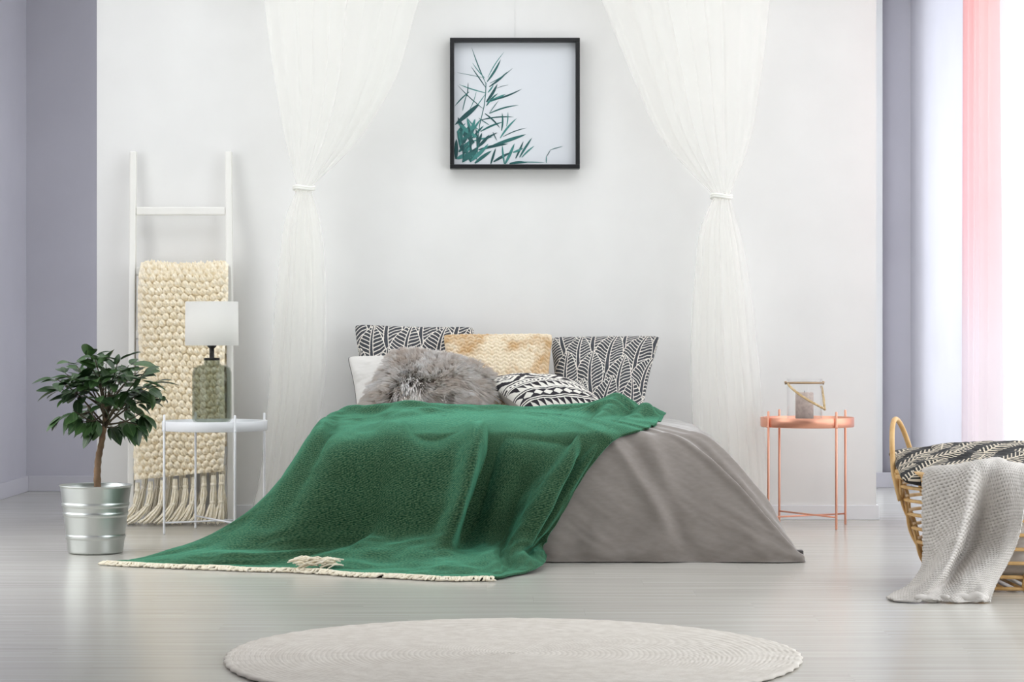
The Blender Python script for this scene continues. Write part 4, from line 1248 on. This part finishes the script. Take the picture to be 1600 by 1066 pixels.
# ------------------------------------------------------------------ rattan basket
BC = Vector((1.765, 8.0 - WALL_D, 0)); m_rat = noise_color(mat('rattan', rough=0.45), (206, 160, 98), (228, 188, 128), 22, (1, 1, 0.3))
basket = empty('rattan_basket', tuple(BC), 'large open-work rattan basket with hoop handle at the right edge', 'basket')
bz1 = 0.40
def br(z):
    t = z / bz1
    return 0.245 + 0.145 * t ** 0.8 + 0.012 * math.sin(math.pi * t)
hoops = [0.012, 0.055, 0.105, 0.155, 0.205, 0.255, 0.305, 0.352]
for z in hoops:
    rr_ = br(z) - 0.004
    MB().tube([(BC.x + rr_ * math.cos(a), BC.y + rr_ * math.sin(a), z) for a in np.linspace(0, 2 * math.pi, 65)[:-1]], 0.0065, 8, closed=True).build('hoop', m_rat, basket)
for z in (0.388, 0.404):
    rr_ = br(0.395)
    MB().tube([(BC.x + rr_ * math.cos(a), BC.y + rr_ * math.sin(a), z) for a in np.linspace(0, 2 * math.pi, 65)[:-1]], 0.0095, 8, closed=True).build('rim', m_rat, basket)
nup = 12
for k in range(nup):
    a = 2 * math.pi * (k + 0.06) / nup
    mb = MB()
    for ph in (0, math.pi):
        pts = []
        for z in np.linspace(0.008, 0.40, 46):
            w_ = ph + z / 0.10 * math.pi
            rr_ = br(z) + 0.0065 * math.cos(w_); da = 0.0075 * math.sin(w_) / br(z)
            pts.append((BC.x + rr_ * math.cos(a + da), BC.y + rr_ * math.sin(a + da), z))
        mb.tube(pts, 0.0062, 7)
    mb.build('upright', m_rat, basket)
mb = MB()
for k in range(9):
    x = -0.24 + 0.06 * k; h = math.sqrt(max(0, 0.24 ** 2 - x * x)) if abs(x) < 0.24 else 0.03
    mb.tube([(BC.x + x, BC.y - h, 0.012), (BC.x + x, BC.y + h, 0.012)], 0.006, 6)
mb.build('base_weave', m_rat, basket)
for sgn in (-1, 1):
    pts = []
    for t in np.linspace(0, 1, 40):
        th = math.pi * t
        ang_ = (math.pi if sgn < 0 else 0) + sgn * 0.0 + (t - 0.5) * 0.92 + (-0.42 if sgn < 0 else 0.2)
        zz = 0.30 + 0.285 * math.sin(th) ** 0.62
        rr_ = br(min(zz, 0.4)) + 0.012
        pts.append((BC.x + rr_ * math.cos(ang_), BC.y + rr_ * math.sin(ang_), zz))
    MB().tube(pts, 0.0095, 10).build('handle', m_rat, basket)

# black fern print cushion in the basket
def fern(Ug, Vg):
    K_ = lin(30, 29, 30); W_ = lin(214, 202, 182)
    x = (Ug + 1) / 2 * 1.0; y = (Vg + 1) / 2 * 0.72
    out = np.empty(x.shape + (3,)); out[:] = K_
    rr = np.random.default_rng(9)
    done = np.zeros(x.shape, bool)
    for j in range(7):
        for i in range(7):
            cx = (i + 0.5 * (j % 2)) * 0.19 - 0.02 + rr.uniform(-.015, .015); cy = j * 0.135 + rr.uniform(-.012, .012)
            an = -0.62 + rr.uniform(-.3, .25) + (2.5 if rr.random() < 0.15 else 0)
            dx = x - cx; dy = y - cy
            s = (dx * math.cos(an) + dy * math.sin(an)) / 0.24; t = -dx * math.sin(an) + dy * math.cos(an)
            ins = (s > -0.5) & (s < 0.5) & (np.abs(t) < 0.056 * np.cos(np.clip(s, -.5, .5) * 2.2) ** 0.6)
            at = np.abs(t); ph = (s * 0.24 + at * 0.9 * -1) / 0.029
            ln_ = ((ph - np.floor(ph)) < 0.36) & (at > 0.003) | (at < 0.0036)
            sel = ins & ~done
            out[sel & ln_] = W_
            done |= ins
    return out


make_pillow('cushion', 'black cushion with cream fern print stuffed in the rattan basket', 'cushion',
            [(1384, 707, 8.16), (1700, 692, 8.30), (1408, 752, 7.80), (1690, 768, 7.74)], 0.11, fern, 330, seed=12, pinch=0.03, power=0.4, back=(32, 31, 32))

# grey rice-stitch throw over the basket front
m_gknit = noise_color(mat('grey_knit', rough=0.95), (203, 197, 191), (213, 207, 201), 30, bump=0.2)
ts = [
    [P(1442, 731, 7.92), P(1441, 742, 7.80), P(1440, 800, 7.77), P(1442, 860, 7.74), P(1438, 893, 7.68), P(1412, 922, 7.60), P(1394, 931, 7.58), P(1386, 937, 7.55)],
    [P(1462, 728, 7.88), P(1461, 738, 7.72), P(1458, 800, 7.70), P(1456, 860, 7.67), P(1449, 896, 7.62), P(1428, 924, 7.53), P(1408, 936, 7.48), P(1396, 940, 7.46)],
    [P(1500, 726, 7.85), P(1500, 736, 7.66), P(1495, 800, 7.60), P(1482, 856, 7.53), P(1464, 898, 7.47), P(1446, 924, 7.44), P(1430, 938, 7.43), P(1422, 942, 7.43)],
    [P(1522, 722, 7.84), P(1520, 733, 7.63), P(1512, 800, 7.57), P(1496, 858, 7.52), P(1476, 896, 7.48), P(1458, 920, 7.46), P(1446, 934, 7.44), P(1440, 941, 7.43)],
    [P(1534, 720, 7.83), P(1532, 731, 7.63), P(1524, 800, 7.66), P(1506, 858, 7.65), P(1488, 890, 7.60), P(1474, 915, 7.50), P(1466, 932, 7.45), P(1464, 942, 7.43)],
    [P(1556, 719, 7.82), P(1554, 730, 7.62), P(1548, 800, 7.62), P(1536, 855, 7.61), P(1518, 880, 7.55), P(1500, 908, 7.46), P(1494, 930, 7.43), P(1494, 943, 7.41)],
    [P(1578, 722, 7.82), P(1577, 732, 7.60), P(1574, 800, 7.55), P(1564, 850, 7.53), P(1546, 882, 7.50), P(1528, 908, 7.46), P(1520, 930, 7.43), P(1520, 943, 7.41)],
    [P(1606, 730, 7.82), P(1604, 742, 7.58), P(1600, 800, 7.52), P(1590, 845, 7.52), P(1574, 882, 7.52), P(1558, 910, 7.49), P(1550, 930, 7.45), P(1547, 941, 7.42)],
]
tus = [0, .10, .27, .38, .46, .62, .78, 1.0]
KU, KV = 290, 430
kg = loft(ts, KU, KV, tus)
U, V = np.meshgrid(np.linspace(0, 1, KU), np.linspace(0, 1, KV), indexing='ij')
kn = normals_grid(kg)
if kn[KU // 2, KV // 2, 1] > 0: kn = -kn
low = np.clip((V - 0.82) / 0.15, 0, 1)
kd = 0.02 * (fbm(U * 5, V * 4, 14) - 0.5) + low * 0.013 * np.sin(U * 17 + 2 * np.sin(U * 7)) * np.clip(U * 6, 0, 1)
kg = kg + kn * kd[:, :, None]
su, sv_ = 36, 66
xx = U * su; yy = V * sv_
row = np.floor(yy); fx = (xx + 0.5 * (row % 2)); fx = fx - np.floor(fx); fy = yy - row
st_h = 1 - np.exp(-(((fx - 0.5) * 0.8) ** 2 + ((fy - 0.5) * 0.9) ** 2) / 0.045)
kg = kg + kn * (0.013 * (st_h - 0.8))[:, :, None]
kg[:, :, 2] = np.maximum(kg[:, :, 2], 0.007)
gthrow = mesh_obj('grey_throw', kg.reshape(-1, 3), grid_faces(KU, KV), m_gknit, origin=(1.6, 7.55 - WALL_D, 0))
tag(gthrow, 'grey rice stitch knit throw hanging from the basket onto the floor', 'throw blanket')
sm = gthrow.modifiers.new('thickness', 'SOLIDIFY'); sm.thickness = 0.006; sm.offset = 0
# the rolled hem lying on the floor and the part stuffed inside the basket
mb = MB()
hm = kg[60:, -1]
ang_n = 90
for (a0, a1, rr_, dz, dy) in ((0.14, 0.46, 0.013, 0.016, 0.015), (0.52, 0.98, 0.016, 0.020, 0.02)):
    i0, i1 = int(len(hm) * a0), int(len(hm) * a1)
    pts = [Vector(hm[i]) + Vector((0, dy + 0.006 * math.sin(i * 0.11), 0)) for i in range(i0, i1, 4)]
    pts = [Vector((p.x, p.y, dz + 0.004 * math.sin(k * 0.5))) for k, p in enumerate(pts)]
    nn_ = len(pts)
    mb.tube(pts, [rr_ * (0.55 + 0.45 * math.sin(math.pi * (k + 0.5) / nn_)) for k in range(nn_)], 12)
mb.build('rolled_hem', m_gknit, gthrow)
nu_, nv_ = 120, 60
A, Z_ = np.meshgrid(np.linspace(0, 2 * np.pi, nu_), np.linspace(0, 1, nv_), indexing='ij')
zz = 0.03 + 0.26 * Z_
rad_ = (0.225 + 0.10 * Z_ ** 0.8) * (0.88 + 0.10 * fbm(np.cos(A) * 3 + 5, np.sin(A) * 3 + Z_ * 6, 3)) * np.clip(1 - (2 * np.abs(Z_ - 0.5)) ** 6, 0, 1)
rad_ *= 1 - 0.05 * np.cos(Z_ * 2 * np.pi * 5.2)
lg = np.stack([BC.x + rad_ * np.cos(A), BC.y + rad_ * np.sin(A), zz], 2)
mesh_obj('bundled_end', lg.reshape(-1, 3), grid_faces(nu_, nv_), m_gknit, gthrow)

# ------------------------------------------------------------------ round rug
RD = 6.15; Rr = 0.782
m_rug = noise_color(mat('ivory_crochet', rough=0.95), (214, 206, 196), (225, 218, 209), 26, bump=0.35, bdist=0.004)
nring = 52
prof = []
for i in range(nring * 6 + 1):
    rr_ = Rr * (1 - i / (nring * 6))
    ph = (i / 6.0) % 1.0
    zz = 0.012 + 0.0009 * math.sin(math.pi * ph) ** 0.7
    prof.append((max(rr_, 0.0005), zz))
prof = [(Rr - 0.004, 0.001), (Rr + 0.006, 0.004), (Rr + 0.006, 0.010)] + prof
seg_ = 260
A = np.linspace(0, 2 * np.pi, seg_, endpoint=False)
vs = np.zeros((len(prof), seg_, 3))
for i, (rr_, zz) in enumerate(prof):
    sc = 1 + (0.004 * np.sin(A * 65) + 0.006 * np.sin(A * 5 + 1)) * (rr_ / Rr) ** 6
    vs[i, :, 0] = rr_ * sc * np.cos(A); vs[i, :, 1] = RD - WALL_D + rr_ * sc * np.sin(A)
    vs[i, :, 2] = zz + (0.0006 * np.sin(A * max(8, int(rr_ * 2 * math.pi / 0.016)) + i) if i > 3 else 0)
fcs = []
for i in range(len(prof) - 1):
    for k in range(seg_):
        k2 = (k + 1) % seg_; fcs.append([i * seg_ + k, i * seg_ + k2, (i + 1) * seg_ + k2, (i + 1) * seg_ + k])
rug = mesh_obj('round_rug', vs.reshape(-1, 3), fcs, m_rug, origin=(0, RD - WALL_D, 0))
tag(rug, 'round ivory crocheted rug on the floor in front of the bed', 'rug')
